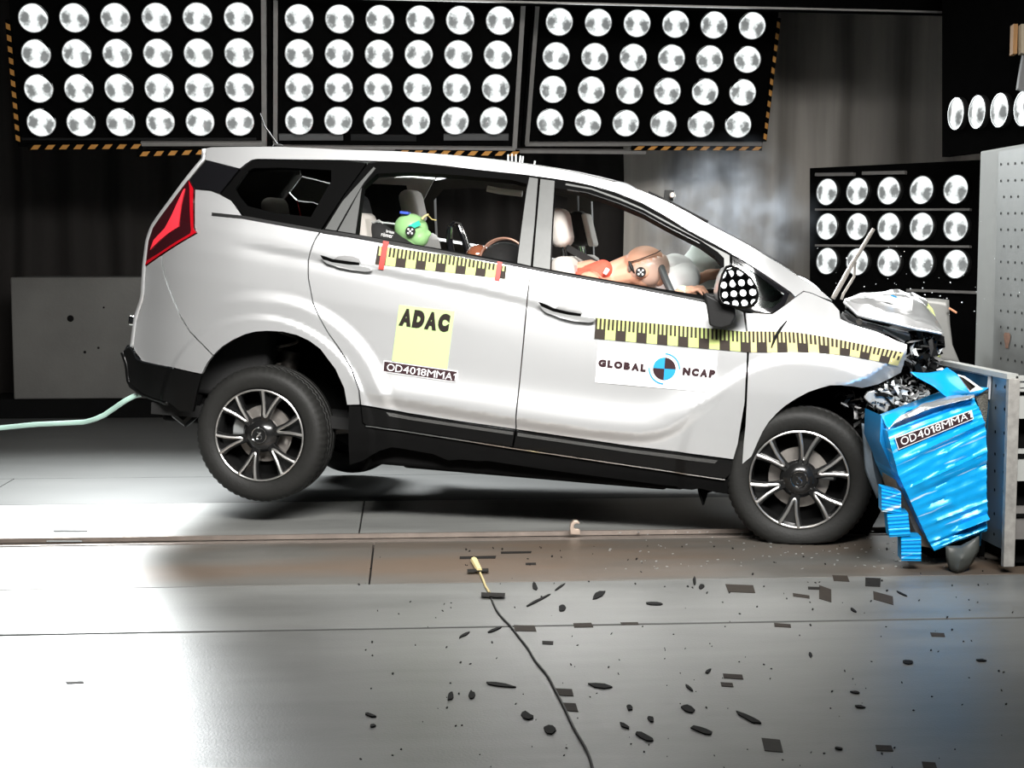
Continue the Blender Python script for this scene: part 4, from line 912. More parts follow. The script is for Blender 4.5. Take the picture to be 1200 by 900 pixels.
#@@CABIN
# ------------------------------------------------------------------ cabin
uF = Pv(850, 330, 0).x
m = MB(); m.box(((uF-.4)/2, 0, .42), (uF+.9, 1.55, .06)); m.build('cabin_floor', blackfab, car)
m = MB(); m.box((uF+.05, 0, .82), (.45, 1.45, .34)); m.build('dashboard', blackplastic, car, bevel=.06)
m = MB(); m.box((-.3, 0, .75), (.5, 1.4, .5)); m.build('luggage_floor', blackfab, car, bevel=.03)
def rbox(name, c, d, m, parent, rot, bv=.05):
    b = MB(); b.box(c, d, 0, rot); return b.build(name, m, parent, bevel=bv, smooth=60)
def seat(h, lean, hm, fm, bm):
    q = Matrix.Rotation(-lean, 3, 'Y'); up = q @ Vector((0, 0, 1))
    b = rbox('seat_back', h-up*.44, (.13, .50, .58), fm, car, q, .055)
    rbox('seat_back_shell', h-up*.44-q @ Vector((.05, 0, 0)), (.08, .46, .56), bm, b, q, .03)
    rbox('headrest', h, (.10, .27, .20), hm, b, q, .045)
    for s in (-.06, .06):
        m = MB(); m.tube([h-up*.16+Vector((0, s, 0)), h-up*.06+Vector((0, s, 0))], .007, 8); m.build('headrest_post', chrome, b)
    rbox('seat_cushion', h-up*.72+Vector((.24, 0, -.02)), (.52, .52, .16), fm, b, None, .06)
seat(Pv(657, 267, -.38), .22, cream, cream, blackfab); seat(Pv(679, 268, .36), .22, blackfab, cream, blackfab)
h3 = Pv(680, 268, .36)
rbox('headrest_back', h3+Vector((.055, 0, -.005)), (.03, .25, .19), cream, car, Matrix.Rotation(-.3, 3, 'Y'), .014)
seat(Pv(420, 250, -.40), .30, blackfab, cream, blackfab); seat(Pv(484, 243, .40), .28, cream, cream, blackfab)
rbox('seat_shoulder', Pv(427, 272, -.46), (.09, .3, .20), cream, car, Matrix.Rotation(-.2, 3, 'Y'), .04)
seat(Pv(324, 252, .30), .25, cream, blackfab, blackfab)
# steering wheel, airbags, belt
sc_ = Pv(794, 350, -.38); m = MB(); q = Matrix.Rotation(R(-30), 3, 'Y')
m.tube([sc_+q @ Vector((.012*0, .185*math.cos(a), .185*math.sin(a))) for a in np.linspace(0, 2*math.pi, 41)], .019, 10, caps=False); m.box(sc_+q @ Vector((.03, 0, 0)), (.05, .2, .09), 0, q); m.tube([sc_, sc_+Vector((.3, 0, -.1))], .03, 8)
m.build('steering_wheel', mat('wheel_grey', (.045, .05, .052), .55), car)
bagm = mat('airbag_cloth', (.95, .92, .92), .7, 0, 0, .04, 20, .25, 30)
def lump(name, c, rad, m, rot, sd, amp=.012, fr=9):
    b = MB(); b.ball(c, rad, 0, rot, 30, 18); o = []
    for p in b.v:
        p = Vector(p); n = noise.noise(p*fr+Vector((sd, 0, 0))); o.append(tuple(p+(p-Vector(c)).normalized()*amp*n*2))
    b.v = o; return b.build(name, m, car, smooth=80)
lump('driver_airbag', Pv(790, 331, -.20), (.14, .22, .105), bagm, Matrix.Rotation(R(-24), 3, 'Y'), 1)
lump('driver_airbag', Pv(789, 311, -.10), (.11, .2, .055), bagm, Matrix.Rotation(R(-5), 3, 'Y'), 4, .02)
lump('passenger_airbag', Pv(826, 312, .25), (.12, .26, .13), mat('airbag_tint', (.86, .92, .88), .7, 0, 0, .06, 14), None, 2)
m = MB()
for a, b in (((664, 291, -.42), (707, 314, -.34)),):
    A, B = Pv(*a), Pv(*b); m.prism([A+Vector((0, 0, .022)), B+Vector((0, 0, .02)), B-Vector((0, 0, .02)), A-Vector((0, 0, .012))], (0, .006, 0))
m.build('seat_belt', blackfab, car, solid=.004)
m = MB(); m.tube([Pv(646, 306, -.55), Pv(666, 314, -.5), Pv(688, 322, -.45)], .006, 6); m.build('seat_belt', blackfab, car)
m = MB(); m.tube([Pv(682, 282, .55), Pv(682, 322, .55)], .010, 8); m.build('far_pillar_edge', trimlight, car)
m = MB(); m.tube([Pv(425, 213, -.3), Pv(440, 211, -.3), Pv(456, 207.5, -.3), Pv(474, 205, -.3)], .006, 6); m.build('grab_strap', trimlight, car)
for x, y in ((484, 204), (563, 209)):
    m = MB(); m.box(Pv(x, y, -.66), (.03, .02, .022)); m.build('grab_clip', mat('clip_grey', (.3, .3, .3), .5), car, bevel=.004)
m = MB()
for k in range(3): m.tube([Pv(445+k*2, 201.5+k*1.3, -.70), Pv(520, 204+k*1.2, -.70), Pv(605, 211+k*1.0, -.70)], .005, 6)
m.build('curtain_airbag_fold', mat('fold_grey', (.02, .019, .018), .9, spec=.03), car)
m = MB(); m.tube([Pv(571, 221, .5), Pv(585, 224, .5), Pv(612, 227, .5)], .018, 8); m.build('far_rail_trim', trimlight, car)
# ------------------------------------------------------------------ crash dummies and child seats (things of their own, riding in the car)
skin = mat('dummy_skin', (.62, .34, .23), .55, 0, 0, .06, 20); skin2 = mat('dummy_skin_pale', (.58, .40, .32), .38, 0, .1, .06, 20)
def wbuild(mb, name, m, root, **k):
    mb.xf(root.matrix_world.inverted() @ CM) if False else mb.xf(Matrix.Translation(-root.location) @ CM)
    return mb.build(name, m, root, **k)
d1 = empty('crash_test_dummy', CM @ Vector((Pv(700, 330, -.38).x-.1, -.38, .5)), 'adult crash test dummy slumped forward into the white airbag, tan head and red shirt', 'dummy')
v = -.38; PD = lambda x, y, dv=0: Pv(x, y, v+dv)
hc = PD(757, 311); b = MB()
hq = Matrix.Rotation(R(14), 3, 'Y')
b.ball(hc, (.112, .085, .100), 0, hq, 24, 16); b.ball(hc+Vector((-.02, 0, -.055)), (.085, .07, .06), 0, hq, 20, 12)
b.ball(hc+Vector((.075, 0, -.06)), (.05, .05, .045), 0, None, 16, 10); b.ball(hc+Vector((.105, 0, -.045)), (.022, .016, .02), 0, None, 10, 8)  # face and nose, towards the airbag
for s in (-1, 1): b.ball(hc+Vector((.005, s*.084, -.03)), (.026, .010, .034), 0, hq, 10, 8)      # ears
b.capsule(PD(741, 319), PD(716, 325), .062, .055); b.capsule(PD(740, 300, .02), PD(716, 318), .018, .05)
ch = PD(690, 338); pel = Vector((ch.x-.28, v, .68))
b.capsule(PD(716, 325), ch, .06, .13); b.capsule(ch, pel, .15, .15)
for s in (-1, 1):
    sh = ch+Vector((.02, s*.19, .03)); b.capsule(ch, sh, .11, .065)
    kn = pel+Vector((.46, s*.12, .06)); an = kn+Vector((.22, 0, -.36)); b.capsule(pel+Vector((0, s*.09, 0)), kn, .085, .06); b.capsule(kn, an, .058, .042); b.capsule(an, an+Vector((.16, 0, -.03)), .042, .035)
    hd = PD(803, 342, -.10) if s < 0 else Pv(830, 322, -.12)
    el = (sh+hd)/2+Vector((0, s*.05, -.12)); b.capsule(sh, el, .052, .042); b.capsule(el, hd, .042, .027)
    pm = hd+Vector((.035, 0, .005)); b.capsule(hd, pm, .030, .030)
    for k, L in enumerate((.058, .066, .062, .050)):
        f0 = pm+Vector((.012-.004*k, s*(-.030+.02*k), .012-.004*k)); f1 = f0+Vector((L*.6, 0, .014)); f2 = f1+Vector((L*.45, 0, -.026)); b.capsule(f0, f1, .0100, .0095, n=8); b.capsule(f1, f2, .0095, .008, n=8)
    t0 = hd+Vector((.02, -s*.028, .012)); t1 = t0+Vector((.035, -s*.018, .016)); b.capsule(t0, t1, .012, .010, n=8); b.capsule(t1, t1+Vector((.022, 0, .0)), .010, .009, n=8)
wbuild(b, 'body', skin, d1, remesh=.006)
b = MB(); b.ball(hc+Vector((.004, 0, -.004)), (.1175, .0905, .1055), 0, hq, 28, 18)
nv = (Vector((.34, 0, -.94))).normalized()
keep = [i for i, p in enumerate(b.v) if (Vector(p)-hc).dot(nv) > -.030]; ks = set(keep)
b.f = [f for f in b.f if all(i in ks for i in f)]; b.m = [0]*len(b.f)
wbuild(b, 'head_skin', skin2, d1, smooth=80, solid=.003)
b = MB(); pts = []
for a in np.linspace(-.5, math.pi+.5, 24):
    pass
b.tube([PD(737, 307.5, -.072), PD(748, 304.5, -.094), PD(760, 300, -.094), PD(768, 297, -.085), PD(774, 293.5, -.06)], .0028, 6); wbuild(b, 'scalp_seam', blackplastic, d1)
b = MB(); b.tube([PD(737, 306, -.07), PD(740, 313, -.075), PD(744, 320, -.07)], [.006, .011, .006], 8); wbuild(b, 'neck_joint', blackplastic, d1)
b = MB(); b.ball(PD(738, 314, -.065), (.012, .012, .022)); wbuild(b, 'neck_bracket', discsteel, d1)
def target(c, r, root):   # round black marker with five white dots
    b = MB(); b.lathe([(.001, -.005), (r, -.005), (r, .004)], 24, 0, c)
    for k in range(5):
        a = R(90*k+45); q = 0 if k == 4 else .55*r; b.lathe([(.0005, -.0068), (r*.2, -.0068), (r*.2, -.004)], 10, 1, Vector(c)+Vector((q*math.cos(a), 0, q*math.sin(a))))
    wbuild(b, 'target_marker', [blackplastic, white], root, smooth=0)
target(PD(751, 319, -.098), .026, d1)
b = MB(); b.capsule(PD(706, 316, -.05), PD(690, 330, -.05), .055, .10); b.capsule(PD(700, 322, .1), PD(690, 332, .1), .06, .1); b.capsule(ch+Vector((0, -.16, .02)), ch+Vector((.14, -.24, -.08)), .085, .07)
wbuild(b, 'shirt', mat('red_cloth', (.72, .10, .06), .8, 0, 0, .15, 30, .3, 60), d1, remesh=.01)
b = MB(); b.box(PD(710.5, 318, -.13), (.022, .012, .034), 0, Matrix.Rotation(.5, 3, 'Y')); wbuild(b, 'harness_clip', white, d1, bevel=.004)
b = MB(); b.capsule(PD(800, 341, -.10), PD(803, 342.5, -.10), .030, .030); wbuild(b, 'wrist_tape', mat('tape_pale_green', (.72, .85, .62), .6), d1)
# child dummy with a green head in a black booster seat
green = mat('dummy_green', (.26, .48, .20), .32, 0, .3, .06, 12)
d2 = empty('child_dummy', CM @ Vector((Pv(480, 290, -.40).x, -.40, .75)), 'child crash test dummy with shiny green head behind the yellow scale tape', 'dummy')
v = -.40; hc = PD(482, 268); b = MB()
b.ball(hc, (.092, .072, .080), 0, Matrix.Rotation(R(12), 3, 'Y'), 26, 18); b.ball(hc+Vector((.045, 0, -.042)), (.052, .058, .055), 0, None, 20, 12); b.ball(hc+Vector((.098, 0, -.022)), (.014, .012, .016), 0, None, 10, 8)
b.capsule(hc+Vector((0, 0, -.07)), hc+Vector((-.02, 0, -.15)), .045, .05); c2 = hc+Vector((-.03, 0, -.24)); b.capsule(hc+Vector((-.02, 0, -.15)), c2, .07, .11); b.capsule(c2, c2+Vector((.0, 0, -.18)), .11, .11)
for s in (-1, 1):
    sh = c2+Vector((0, s*.13, .05)); el = sh+Vector((.08, s*.02, -.16)); hd = el+Vector((.16, 0, -.02)); b.capsule(c2, sh, .08, .045); b.capsule(sh, el, .036, .03); b.capsule(el, hd, .03, .02); b.ball(hd+Vector((.03, 0, 0)), (.035, .018, .025), 0, None, 10, 8)
    hp = c2+Vector((.02, s*.06, -.2)); kn = hp+Vector((.28, s*.02, .02)); b.capsule(hp, kn, .06, .045); b.capsule(kn, kn+Vector((.08, 0, -.22)), .042, .03)
wbuild(b, 'body', green, d2, remesh=.007)
b = MB(); b.box(PD(475, 249.5, -.03), (.045, .06, .014), 0, Matrix.Rotation(R(3), 3, 'Y')); wbuild(b, 'blue_tape', mat('tape_blue', (.03, .08, .55), .5), d2, bevel=.003)
b = MB(); b.box(PD(486, 264, -.078), (.062, .006, .026), 0, Matrix.Rotation(R(-28), 3, 'Y')); wbuild(b, 'teal_tape', mat('tape_teal', (.02, .5, .32), .5), d2)
b = MB(); b.tube([PD(494, 257, -.075), PD(498, 253, -.06), PD(502, 251.5, -.05)], .006, 6); b.tube([PD(502, 253, -.04), PD(506, 257, -.02), PD(511, 258, 0)], .003, 6); wbuild(b, 'marker_wire', mat('wire_yellow', (.6, .5, .2), .5), d2)
target(PD(481, 271, -.078), .026, d2)
d3 = empty('booster', CM @ Vector((Pv(465, 290, -.42).x, -.42, .6)), 'black forward-facing child seat beside the green-headed dummy', 'child seat')
v = -.44; b = MB(); b.capsule(PD(443, 272), PD(478, 293), .055, .045); b.capsule(PD(441, 276, .2), PD(470, 296, .2), .07, .05); b.capsule(PD(448, 290), PD(500, 305), .09, .05); b.capsule(PD(445, 285, .1), Vector((PD(445, 285).x+.05, v+.1, .7)), .1, .1)
wbuild(b, 'seat_shell', blackfab, d3, remesh=.008)
tq = [(446, 276.5), (461, 279.5), (462.5, 271.5), (448, 268.5)]
def ondv(px, py, off=0): return Pv(px, py, v-.068-off)
vt, ft = text_mesh('britax'); b = MB(); q1 = [(452.5, 272.3), (462, 274.2), (462.3, 270.6), (453, 268.8)]; b.add([ondv(*quad(q1, a, t)) for a, t in vt], ft)
vt, ft = text_mesh('römer'); q1 = [(446.5, 276.6), (460, 279.2), (460.6, 274.6), (447.3, 272.2)]; b.add([ondv(*quad(q1, a, t)) for a, t in vt], ft)
wbuild(b, 'lettering', white, d3, smooth=0)
b = MB(); b.tube([PD(432, 259, -.02), PD(438, 261, -.02), PD(444, 258, -.02), PD(449, 262, -.02)], .005, 6); wbuild(b, 'buckle_strap', wrecklight, d3)
d4 = empty('infant_carrier', CM @ Vector((Pv(575, 300, -.35).x, -.35, .6)), 'rear-facing infant seat with black hood and copper-coloured rims by the pillar', 'child seat')
v = -.35; b = MB(); c4 = PD(592, 310); b.ball(c4, (.135, .2, .118), 0, None, 26, 16); wbuild(b, 'hood', blackfab, d4, smooth=80)
b = MB(); b.tube([PD(590+28*math.cos(a), 307+28*math.sin(a), -.12) for a in np.linspace(math.pi*1.05, math.pi*1.9, 16)], .006, 8); wbuild(b, 'hood_rim', mat('copper_trim', (.55, .30, .22), .3, .6), d4)
b = MB(); b.tube([PD(592+26*math.cos(a), 304+24*math.sin(a), .05) for a in np.linspace(math.pi*1.2, math.pi*1.9, 14)], .005, 8); wbuild(b, 'hood_rim', mat('copper_trim', (.55, .3, .22), .3, .6), d4)
b = MB(); b.ball(PD(560, 300, -.02), (.062, .07, .06), 0, None, 22, 14); wbuild(b, 'head_pad', mat('copper_pad', (.24, .08, .04), .18, .2, .8), d4, smooth=80)
b = MB(); b.ball(c4+Vector((0, 0, -.22)), (.17, .2, .2), 0, None, 20, 12); wbuild(b, 'seat_shell', blackplastic, d4, smooth=80)
b = MB(); hp = [(529, 296), (526.5, 280), (527.5, 266), (532, 261.5), (537, 262.5), (543, 276), (549, 295)]; b.tube([PD(x, y, .02) for x, y in hp], [.018, .018, .016, .015, .016, .018, .02], 10); wbuild(b, 'carry_handle', blackgloss, d4)
b = MB(); b.tube([PD(x+2.2, y-.4, -.004) for x, y in hp[1:]], .004, 6); wbuild(b, 'handle_edge', chrome, d4)
#@@BARRIER
# ------------------------------------------------------------------ crash barrier at right: pale block, steel carriage, blue honeycomb
grey_pl = mat('block_grey', (.24, .25, .24), .6, 0, 0, .10, 6); grey_pl2 = mat('block_plate', (.19, .20, .195), .5, .2, 0, .12, 8)
A = P(1145.5, 300, 8.0); zt = P(1145.5, 178, 8.0).z
blkb = empty('barrier_block', (A.x+.5, A.y-.45, 0), 'tall pale grey barrier block with a drilled plate, at the right edge', 'block')
def bw(p): return Vector(p)-blkb.location
m = MB(); m.box(bw((A.x+.6, A.y-.4, zt/2)), (1.2, .8, zt)); m.build('block_body', grey_pl, blkb, bevel=.008)
yq = P(1168.5, 300, 7.72).y
m = MB(); m.box(bw((A.x-.006, (yq+A.y-.8)/2, zt/2)), (.014, yq-A.y+.8, zt-.04)); m.build('drilled_plate', grey_pl2, blkb)
m = MB()
def onX(px, py, x): d = ray(px, py); return CAM+d*((x-CAM.x)/d.x)
ys = [192.5, 212, 230.7, 250, 269, 288.5, 306.7, 326, 345, 364, 383, 402, 420]
for i, y in enumerate(ys):
    for k, x in enumerate((1173, 1181.3, 1189.6, 1197.6)):
        yk = y+(x-1173)*(y-250)/950
        if i in (2, 5, 8) : x += 3.5
        c = onX(x, yk, A.x-.014); m.v += []; rr = .0075
        m.add([bw(c+Vector((-.001, rr*math.cos(a), rr*math.sin(a)))) for a in np.linspace(0, 2*math.pi, 9)[:-1]], [tuple(range(7, -1, -1))])
o = m.build('bolt_holes', underbody, blkb, smooth=0); o['kind'] = 'stuff'
m = MB(); c = onX(1180, 399, A.x-.016); m.add([bw(c+Vector((0, .035*math.cos(a)*(1+.4*math.sin(3*a)), .055*math.sin(a)*(1+.3*math.cos(2*a))))) for a in np.linspace(0, 2*math.pi, 15)[:-1]], [tuple(range(13, -1, -1))]); m.build('rust_stain', mat('rust', (.22, .12, .08), .9, 0, 0, .5, 60), blkb, smooth=0)
# steel carriage
N_ = P(1184, 443.5, 6.4); B_ = P(1178, 663, 6.4); xf = N_.x; yn = N_.y; L_ = .80; zt2 = N_.z
carr = empty('barrier_carriage', (xf+.4, yn+.4, 0), 'white steel frame with shelves and a drilled side plate that carries the blue barrier', 'barrier')
def cw(p): return Vector(p)-carr.location
whs = mat('steel_white', (.42, .43, .41), .5, .1, 0, .12, 10); flake = mat('flaked_paint', (.33, .32, .30), .6, .2, 0, .5, 22, .2, 50)
plate = mat('plate_blue_grey', (.15, .19, .22), .32, .4, 0, .15, 5)
m = MB(); m.box(cw((xf+.012, yn+L_/2+.02, (zt2+.10)/2)), (.024, L_-.04, zt2-.10)); m.build('face_plate', plate, carr)
m = MB(); m.box(cw((xf+.015, yn+.005, (zt2+.03)/2)), (.05, .03, zt2-.03)); m.build('corner_post', flake, carr, bevel=.003)
m = MB(); m.box(cw((xf+.01, yn+L_/2, zt2+.008)), (.05, L_, .022)); m.build('top_edge', whs, carr)
for ya, yb, mm, nm, dp in ((440.5, 446, whs, 'top_rail', .0), (447.5, 454, whs, 'shelf_rail', .01), (455.5, 459, whs, 'shelf_rail', .01), (465, 491.5, whs, 'side_panel', .03), (527.5, 532, whs, 'shelf_rail', .0), (540, 566, whs, 'side_panel', .03), (596, 603.5, greybar, 'shelf_rail', .0), (611, 636, greybar, 'side_panel', .03), (500, 519, mat('card_brown', (.22, .15, .08), .8), 'packed_board', .15)):
    za = P(1192, ya, 6.42).z; zb_ = P(1192, yb, 6.42).z
    m = MB(); m.box(cw((xf+.55, yn+dp+.02, (za+zb_)/2)), (1.05, .04, za-zb_)); m.build(nm, mm, carr)
m = MB(); m.box(cw((xf+.6, yn+.45, zt2/2-.02)), (1.0, .65, zt2-.08)); m.build('carriage_core', underbody, carr)
m = MB()
for i, y in enumerate((452, 478, 506, 532, 552, 574, 602, 626)):
    for k, x in enumerate((1167, 1177.5)):
        c = onX(x-(y-450)*.012, y+k*1.5, xf-.001); rr = .008
        m.add([cw(c+Vector((0, rr*math.cos(a), rr*math.sin(a)))) for a in np.linspace(0, 2*math.pi, 9)[:-1]], [tuple(range(7, -1, -1))])
o = m.build('bolt_holes', underbody, carr, smooth=0); o['kind'] = 'stuff'
# deformable barrier
def blue_mat():
    m, nt, b = newmat('barrier_blue'); N = nt.nodes; L = nt.links
    tc = N.new('ShaderNodeTexCoord'); mp = N.new('ShaderNodeMapping'); mp.inputs['Rotation'].default_value = (0, R(20), 0)
    mp2 = N.new('ShaderNodeMapping'); mp2.inputs['Scale'].default_value = (3.0, 3, 46); L.new(tc.outputs['Object'], mp.inputs['Vector']); L.new(mp.outputs['Vector'], mp2.inputs['Vector'])
    n = N.new('ShaderNodeTexNoise'); n.inputs['Scale'].default_value = 1.0; n.inputs['Detail'].default_value = 3; L.new(mp2.outputs['Vector'], n.inputs['Vector'])
    mr = N.new('ShaderNodeMapRange'); mr.inputs['From Min'].default_value = .62; mr.inputs['From Max'].default_value = .70; L.new(n.outputs['Fac'], mr.inputs['Value'])
    mx = N.new('ShaderNodeMix'); mx.data_type = 'RGBA'; mx.inputs['A'].default_value = (.005, .36, .80, 1); mx.inputs['B'].default_value = (.62, .80, .92, 1)  # pale streaks: scratched bare metal plus painted highlights along the wrinkles
    L.new(mr.outputs['Result'], mx.inputs['Factor']); L.new(mx.outputs['Result'], b.inputs['Base Color'])
    b.inputs['Roughness'].default_value = .30; b.inputs['Metallic'].default_value = .15; return m
bluealu = blue_mat(); barealu = mat('bare_aluminium', (.72, .74, .75), .3, .8, 0, .25, 40, .3, 80); honey = mat('honeycomb_dark', (.10, .095, .08), .5, .6, 0, .6, 140, .5, 220)
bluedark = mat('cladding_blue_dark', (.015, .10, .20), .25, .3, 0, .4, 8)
bar = empty('honeycomb_barrier', (P(1100, 560, 6.65).x, P(1100, 560, 6.65).y, 0), 'crumpled bright blue aluminium honeycomb barrier wedged between car and carriage', 'barrier')
def hw(p): return Vector(p)-bar.location
def curve(pts, n):
    a = np.array(pts); t = np.linspace(0, 1, len(a)); q = np.linspace(0, 1, n); return np.stack([np.interp(q, t, a[:, k]) for k in range(a.shape[1])], 1)
Lc = curve([(1040, 505, 6.52), (1044, 523, 6.50), (1053, 557, 6.50), (1064, 581, 6.52), (1076, 608, 6.54), (1088, 634, 6.56), (1095, 645.5, 6.56)], 70)
Rc = curve([(1141.5, 466, 6.60), (1150, 484, 6.58), (1155.5, 503, 6.56), (1156.5, 540, 6.56), (1156, 578, 6.56), (1158, 606, 6.56), (1157, 622, 6.58)], 70)
rr = np.random.default_rng(5); rows = []
h = np.zeros(70)
for _ in range(22):
    c = rr.uniform(3, 69); wd = rr.uniform(.7, 2.0); h += rr.uniform(-.018, .026)*np.exp(-((np.arange(70)-c)/wd)**2)
h += .004*np.sin(np.arange(70)*1.9)
for i in range(70):
    row = []
    for j in range(26):
        s = j/25; p = Lc[i]*(1-s)+Rc[i]*s
        q = P(p[0], p[1], p[2]); dd = (h[i]*(.5+.9*noise.noise(Vector((s*3, i*.06, 2)))**1+.2)+.006*noise.noise(Vector((s*9, i*.35, 7))))*min(1, 4*s+.15)
        q += -f_*dd; row.append(hw(q))
    rows.append(row)
m = MB(); m.grid([r for r in rows][::-1])
back = [[p+fh*.42 for p in r] for r in rows]
def strip(a, b): m.grid([a, b])
strip([r[0] for r in rows], [r[0] for r in back]); strip([r[-1] for r in back], [r[-1] for r in rows]); strip(rows[0], back[0]); strip(back[-1], rows[-1])
m.build('crushed_face', bluealu, bar, smooth=50)
# worn bare band along its top edge, dark left flank with the honeycomb core
m = MB(); m.grid(refine([[hw(P(x, y, d)) for x, y, d in r] for r in ([(1040, 506, 6.49), (1048, 497, 6.5), (1080, 484.5, 6.52), (1110, 475, 6.54), (1142, 467, 6.56)], [(1044, 501, 6.50), (1052, 491, 6.51), (1083, 477.5, 6.53), (1112, 469, 6.56), (1141, 464.5, 6.58)], [(1046, 497, 6.62), (1056, 489, 6.64), (1084, 474, 6.66), (1112, 466.5, 6.68), (1139, 463.5, 6.7)])], 12, 30))
for k in range(len(m.v)):
    p = Vector(m.v[k]); m.v[k] = tuple(p+Vector((0, -.012, .012))*(.3+abs(noise.noise(p*22))))
m.build('bare_edge', barealu, bar, smooth=30, solid=.003)
m = MB(); q = [(1032.5, 486.5), (1040, 505), (1053.5, 558), (1049.5, 560), (1031, 517)]
m.prism([hw(P(x, y, 6.6)) for x, y in q], fh*.3); m.build('side_flap', mat('blue_flap', (.008, .22, .52), .3, .15), bar)
m = MB(); m.grid(refine([[hw(P(x, y, d)) for x, y, d in r] for r in ([(1032.5, 487, 6.62), (1040, 503, 6.55), (1046, 495, 6.6)], [(1050, 481, 6.7), (1056, 487, 6.64), (1066, 481, 6.65)], [(1078, 473.5, 6.78), (1084, 474.5, 6.70), (1096, 470, 6.7)], [(1101, 465.8, 6.85), (1107, 466.5, 6.75), (1112.5, 470, 6.72)])], 20, 8))
for k in range(len(m.v)):
    p = Vector(m.v[k]); m.v[k] = tuple(p+Vector((0, 0, .012))*noise.noise(p*14))
m.build('top_flap', mat('blue_plain', (.004, .34, .78), .32, .1), bar, smooth=40, solid=.004)
m = MB(); q = refine([[hw(P(x, y, d)) for x, y, d in r] for r in ([(1066.5, 437, 6.75), (1088, 436, 6.8), (1104, 433, 6.86), (1110, 430.5, 6.9)], [(1080, 445, 6.72), (1096, 446, 6.74), (1112, 444, 6.76), (1122, 439, 6.78)], [(1092, 452, 6.70), (1106, 456, 6.7), (1124, 456, 6.7), (1136, 452, 6.68)], [(1104, 460, 6.68), (1119, 468.5, 6.66), (1146, 463, 6.62), (1158.5, 454.5, 6.6)])], 22, 22)
for r in q:
    for k in range(len(r)): r[k] = r[k]+Vector((0, -.02, .014))*noise.noise(r[k]*9)
m.grid(q); sheet = m.build('torn_sheet', mat('blue_plain', (.004, .34, .78), .32, .1), bar, smooth=40, solid=.005)
m = MB(); m.prism([hw(P(x, y, 6.58)) for x, y in ((1122, 438.5), (1131, 441), (1152, 456), (1137, 459.5))], fh*.01); lb = m.build('torn_label', white, bar)
m = MB(); m.prism([hw(P(x, y, 6.574)) for x, y in ((1124, 440.5), (1129, 442.5), (1143, 453), (1140, 455), (1143, 452.5), (1137, 457.5))], fh*.003); m.build('label_print', ink, lb)
# mounting face with white border lines
xm = xf-.004
def onm(px, py, dx=0): return hw(onX(px, py, xm-dx))
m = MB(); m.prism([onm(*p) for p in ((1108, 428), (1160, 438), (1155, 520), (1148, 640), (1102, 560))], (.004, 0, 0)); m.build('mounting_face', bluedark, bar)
for a, b, wd in (((1108.5, 428.3), (1160.5, 437.8), 1.2), ((1110, 431), (1158.5, 440.5), .7), ((1160.3, 437.8), (1158.5, 468), 1.2), ((1158.3, 440.5), (1157, 455), .7)):
    m = MB(); dxy = Vector((b[0]-a[0], b[1]-a[1])).normalized(); nx, ny = -dxy.y*wd/2, dxy.x*wd/2
    m.prism([onm(a[0]-nx, a[1]-ny, .004), onm(b[0]-nx, b[1]-ny, .004), onm(b[0]+nx, b[1]+ny, .004), onm(a[0]+nx, a[1]+ny, .004)], (.004, 0, 0)); m.build('white_border', white, bar, smooth=0)
m = MB(); m.prism([hw(P(x, y, 6.63)) for x, y in ((1143, 465), (1159, 457.5), (1157.5, 480), (1154, 510), (1150, 484))], fh*.05); m.build('honeycomb_core', honey, bar)
m = MB(); m.prism([hw(P(x, y, 6.62)) for x, y in ((1053, 557), (1058, 570), (1075, 610), (1090, 642), (1080, 640), (1068, 612), (1051, 572), (1050, 563))], fh*.25); m.build('honeycomb_core', mat('core_tan', (.16, .13, .10), .7, 0, 0, .5, 90), bar)
# number label in the plane of the face
LQ = [(1053, 527.2), (1141, 491), (1138.8, 480.5), (1048.6, 512.8)]
def onface(px, py, off): return hw(P(px, py, 6.505+.055*(px-1048)/92-off))
m = MB(); m.prism([onface(x, y, .012) for x, y in LQ], fh*.004); lab = m.build('number_label', white, bar)
iq = [(1053.6, 526), (1140, 490.4), (1138.4, 481.6), (1049.6, 513.6)]
m = MB(); m.add([onface(x, y, .0135) for x, y in iq], [(0, 1, 2, 3)]); m.build('label_ground', plum, lab, smooth=0)
vt, ft = run_mesh('OD4018MMA1'); tq = [(1057, 522.3), (1139.5, 488.8), (1138.2, 481.6), (1054.6, 513.4)]
m = MB(); m.add([onface(*quad(tq, a, t), .0150) for a, t in vt], ft); m.build('lettering', white, lab, smooth=0)
# loose blocks of honeycomb hanging at the lower left of the barrier
cubem = [bluealu, mat('core_tan', (.16, .13, .10), .7)]
for q, lean in (([(1033, 571.5), (1056, 577), (1056, 602.5), (1033.5, 599.5)], 0), ([(1039.5, 602.5), (1064, 600.5), (1067, 628), (1042.5, 629.5)], 0), ([(1056, 630), (1079.5, 629), (1079.5, 657.5), (1056.5, 657)], 0)):
    m = MB(); r = [[hw(P((q[0][0]*(1-s)+q[1][0]*s)*(1-t)+(q[3][0]*(1-s)+q[2][0]*s)*t, (q[0][1]*(1-s)+q[1][1]*s)*(1-t)+(q[3][1]*(1-s)+q[2][1]*s)*t, 6.52+.004*math.sin(t*40))) for s in np.linspace(0, 1, 5)] for t in np.linspace(0, 1, 24)]
    m.grid(r[::-1]); bk = [[p+fh*.11+r_*.012 for p in row] for row in r]
    m.grid([[x[0] for x in r], [x[0] for x in bk]]); m.grid([[x[-1] for x in bk], [x[-1] for x in r]], 1); m.grid([r[0], bk[0]], 0); m.grid([bk[-1], r[-1]], 1); m.grid(bk, 1)
    m.build('honeycomb_block', cubem, bar, smooth=40)
m = MB(); m.box(hw(P(1110, 590, 6.95)), (.25, .3, .5)); m.build('barrier_core', underbody, bar)

